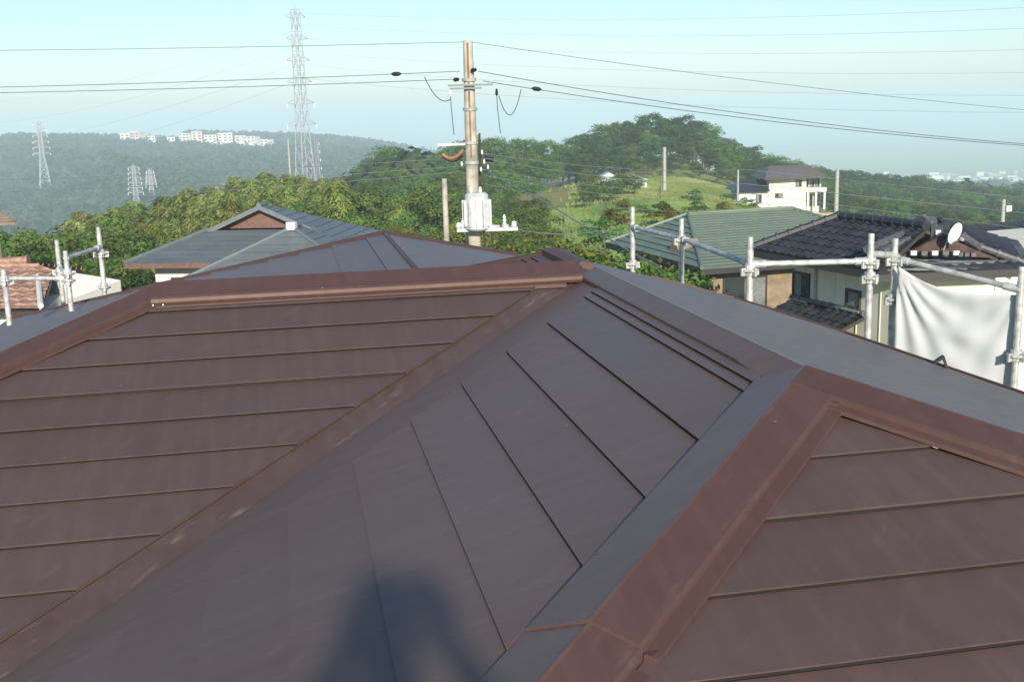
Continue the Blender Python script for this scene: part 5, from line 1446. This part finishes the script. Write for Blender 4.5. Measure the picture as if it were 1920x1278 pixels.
# ------------------------------------------------------------------ photographer, standing behind the camera (casts the shadow on the roof)
def person():
    base = Matrix.Rotation(-AZ, 4, 'Z') @ pD(0.02, -0.37)
    z0 = base.z; H_ = 1.70
    t = thing('person', 'person in dark work clothes standing on the roof holding a camera up', 'person', (base.x, base.y, z0))
    t.scale = (1.05, 1.05, 1.05)
    V_ = [('pelvis', (0, 0, .93), (.165, .115)), ('waist', (0, .0, 1.08), (.145, .105)), ('chest', (0, .0, 1.28), (.175, .12)), ('neckb', (0, .0, 1.45), (.10, .075)), ('neck', (0, .02, 1.51), (.058, .058)),
          ('hl', (-.10, 0, .88), (.10, .10)), ('kl', (-.13, .03, .50), (.066, .066)), ('al', (-.15, 0, .09), (.045, .045)), ('tl', (-.16, .16, .045), (.042, .035)),
          ('hr', (.10, 0, .88), (.10, .10)), ('kr', (.13, .03, .50), (.066, .066)), ('ar', (.15, 0, .09), (.045, .045)), ('tr', (.16, .16, .045), (.042, .035)),
          ('sl', (-.19, 0, 1.42), (.062, .062)), ('el', (-.32, .10, 1.22), (.046, .046)), ('wl', (-.10, .26, 1.52), (.030, .030)),
          ('sr', (.19, 0, 1.42), (.062, .062)), ('er', (.32, .10, 1.22), (.046, .046)), ('wr', (.10, .26, 1.52), (.030, .030))]
    E_ = [('pelvis', 'waist'), ('waist', 'chest'), ('chest', 'neckb'), ('neckb', 'neck'), ('pelvis', 'hl'), ('hl', 'kl'), ('kl', 'al'), ('al', 'tl'), ('pelvis', 'hr'), ('hr', 'kr'), ('kr', 'ar'), ('ar', 'tr'), ('neckb', 'sl'), ('sl', 'el'), ('el', 'wl'), ('neckb', 'sr'), ('sr', 'er'), ('er', 'wr')]
    def skin(name, V, Ed, mat, root=0, sub=2):
        ix = {n_: i for i, (n_, _, _) in enumerate(V)}
        me = bpy.data.meshes.new(name); me.from_pydata([p for _, p, _ in V], [(ix[a], ix[b_]) for a, b_ in Ed], [])
        o = bpy.data.objects.new(name, me); COL.objects.link(o)
        o.modifiers.new('skin', 'SKIN'); s_ = o.modifiers.new('sub', 'SUBSURF'); s_.levels = s_.render_levels = sub
        for i, (_, _, r) in enumerate(V): me.skin_vertices[0].data[i].radius = r
        me.skin_vertices[0].data[root].use_root = True
        bpy.context.view_layer.update()
        ev = o.evaluated_get(bpy.context.evaluated_depsgraph_get())
        nm_ = bpy.data.meshes.new_from_object(ev)
        bpy.data.objects.remove(o)
        nm_.materials.clear(); nm_.materials.append(mat)
        nm_.polygons.foreach_set('use_smooth', [True] * len(nm_.polygons))
        return link(name, nm_, t)
    skin('body', V_, E_, M['cloth_dark'])
    hv = [('a', (0, .02, 1.50), (.055, .055)), ('b', (0, .03, 1.57), (.068, .085)), ('c', (0, .03, 1.645), (.078, .098)), ('d', (0, .025, 1.71), (.066, .085)), ('n', (0, .135, 1.60), (.012, .016))]
    hd = skin('head', hv, [('a', 'b'), ('b', 'c'), ('c', 'd'), ('c', 'n')], M['skin'], 1)
    mb = MB()
    for i in range(7):
        z = 1.63 + .125 * i / 6; r_ = .098 * math.sqrt(max(.02, 1 - (i / 6.3) ** 2))
        for k_ in range(14):
            w = 2 * math.pi * k_ / 14
            mb.v.append((math.cos(w) * r_ * .88, .012 + math.sin(w) * r_ * 1.08 - (.012 if math.sin(w) > 0 and i < 3 else 0), z))
    for i in range(6):
        for k_ in range(14): mb.f.append((i * 14 + k_, i * 14 + (k_ + 1) % 14, (i + 1) * 14 + (k_ + 1) % 14, (i + 1) * 14 + k_))
    mb.f.append(tuple(6 * 14 + k_ for k_ in range(14)))
    hr_ = mb.build('hair', M['hair'], t, True)
    for s in (-1, 1):
        MB().tube([(s * .085, .03, 1.59), (s * .098, .025, 1.61), (s * .096, .02, 1.645), (s * .086, .03, 1.65)], .012, 6).build('ear', M['skin'], hd)
        MB().tube([(s * .034, .118, 1.635), (s * .034, .124, 1.635)], .011, 8).build('eye', M['porcelain'], hd)
        pv = [('w', (s * .10, .255, 1.515), (.026, .024)), ('p', (s * .092, .30, 1.56), (.036, .020)), ('q', (s * .085, .315, 1.60), (.036, .018))]
        pe_ = [('w', 'p'), ('p', 'q')]
        for k_ in range(4):
            zf_ = 1.575 + .017 * k_
            pv += [('f%d' % k_, (s * .075, .335, zf_), (.009, .009)), ('g%d' % k_, (s * .052, .352 - .004 * abs(k_ - 1), zf_ + .002), (.0085, .0085)), ('h%d' % k_, (s * (.028 + .004 * k_), .345, zf_ + .002), (.0075, .0075))]
            pe_ += [('q', 'f%d' % k_), ('f%d' % k_, 'g%d' % k_), ('g%d' % k_, 'h%d' % k_)]
        pv += [('t0', (s * .07, .285, 1.545), (.011, .011)), ('t1', (s * .045, .282, 1.555), (.009, .009))]
        pe_ += [('p', 't0'), ('t0', 't1')]
        skin('hand', pv, pe_, M['skin'], 1, 1)
    return t, z0, base
pt, pz0, pb = person()
cz = 1.60
tc_ = thing('compact_camera', 'black compact camera held up by the person on the roof', 'camera', (pb.x, pb.y + .315 * 1.05, pz0 + cz * 1.05))
MB().box((0, 0, 0), (.095, .026, .06)).build('body', M['black'], tc_)
MB().tube([(0, .012, 0), (0, .022, 0), (0, .024, 0), (0, .034, 0)], [.024, .024, .019, .019], 16).build('lens', M['frame'], tc_)
MB().box((.03, 0, .034), (.014, .014, .008)).build('shutter_button', M['galv'], tc_)

# ------------------------------------------------------------------ haze over valley and plain
m = bpy.data.materials.new('haze_air'); m.use_nodes = True
N, L = m.node_tree.nodes, m.node_tree.links
N.remove(N['Principled BSDF'])
pv = N.new('ShaderNodeVolumePrincipled')
pv.inputs['Color'].default_value = (0.74, 0.93, 1.0, 1)
pv.inputs['Density'].default_value = 0.00050
pv.inputs['Anisotropy'].default_value = -0.1
L.new(pv.outputs[0], N['Material Output'].inputs['Volume'])
hzb = MB().box((0, 0, (-195 + 54) / 2), (23000, 23000, 249)).build('haze', m)
tag(hzb, 'thin pale summer haze over the valley', 'haze', None, 'stuff')
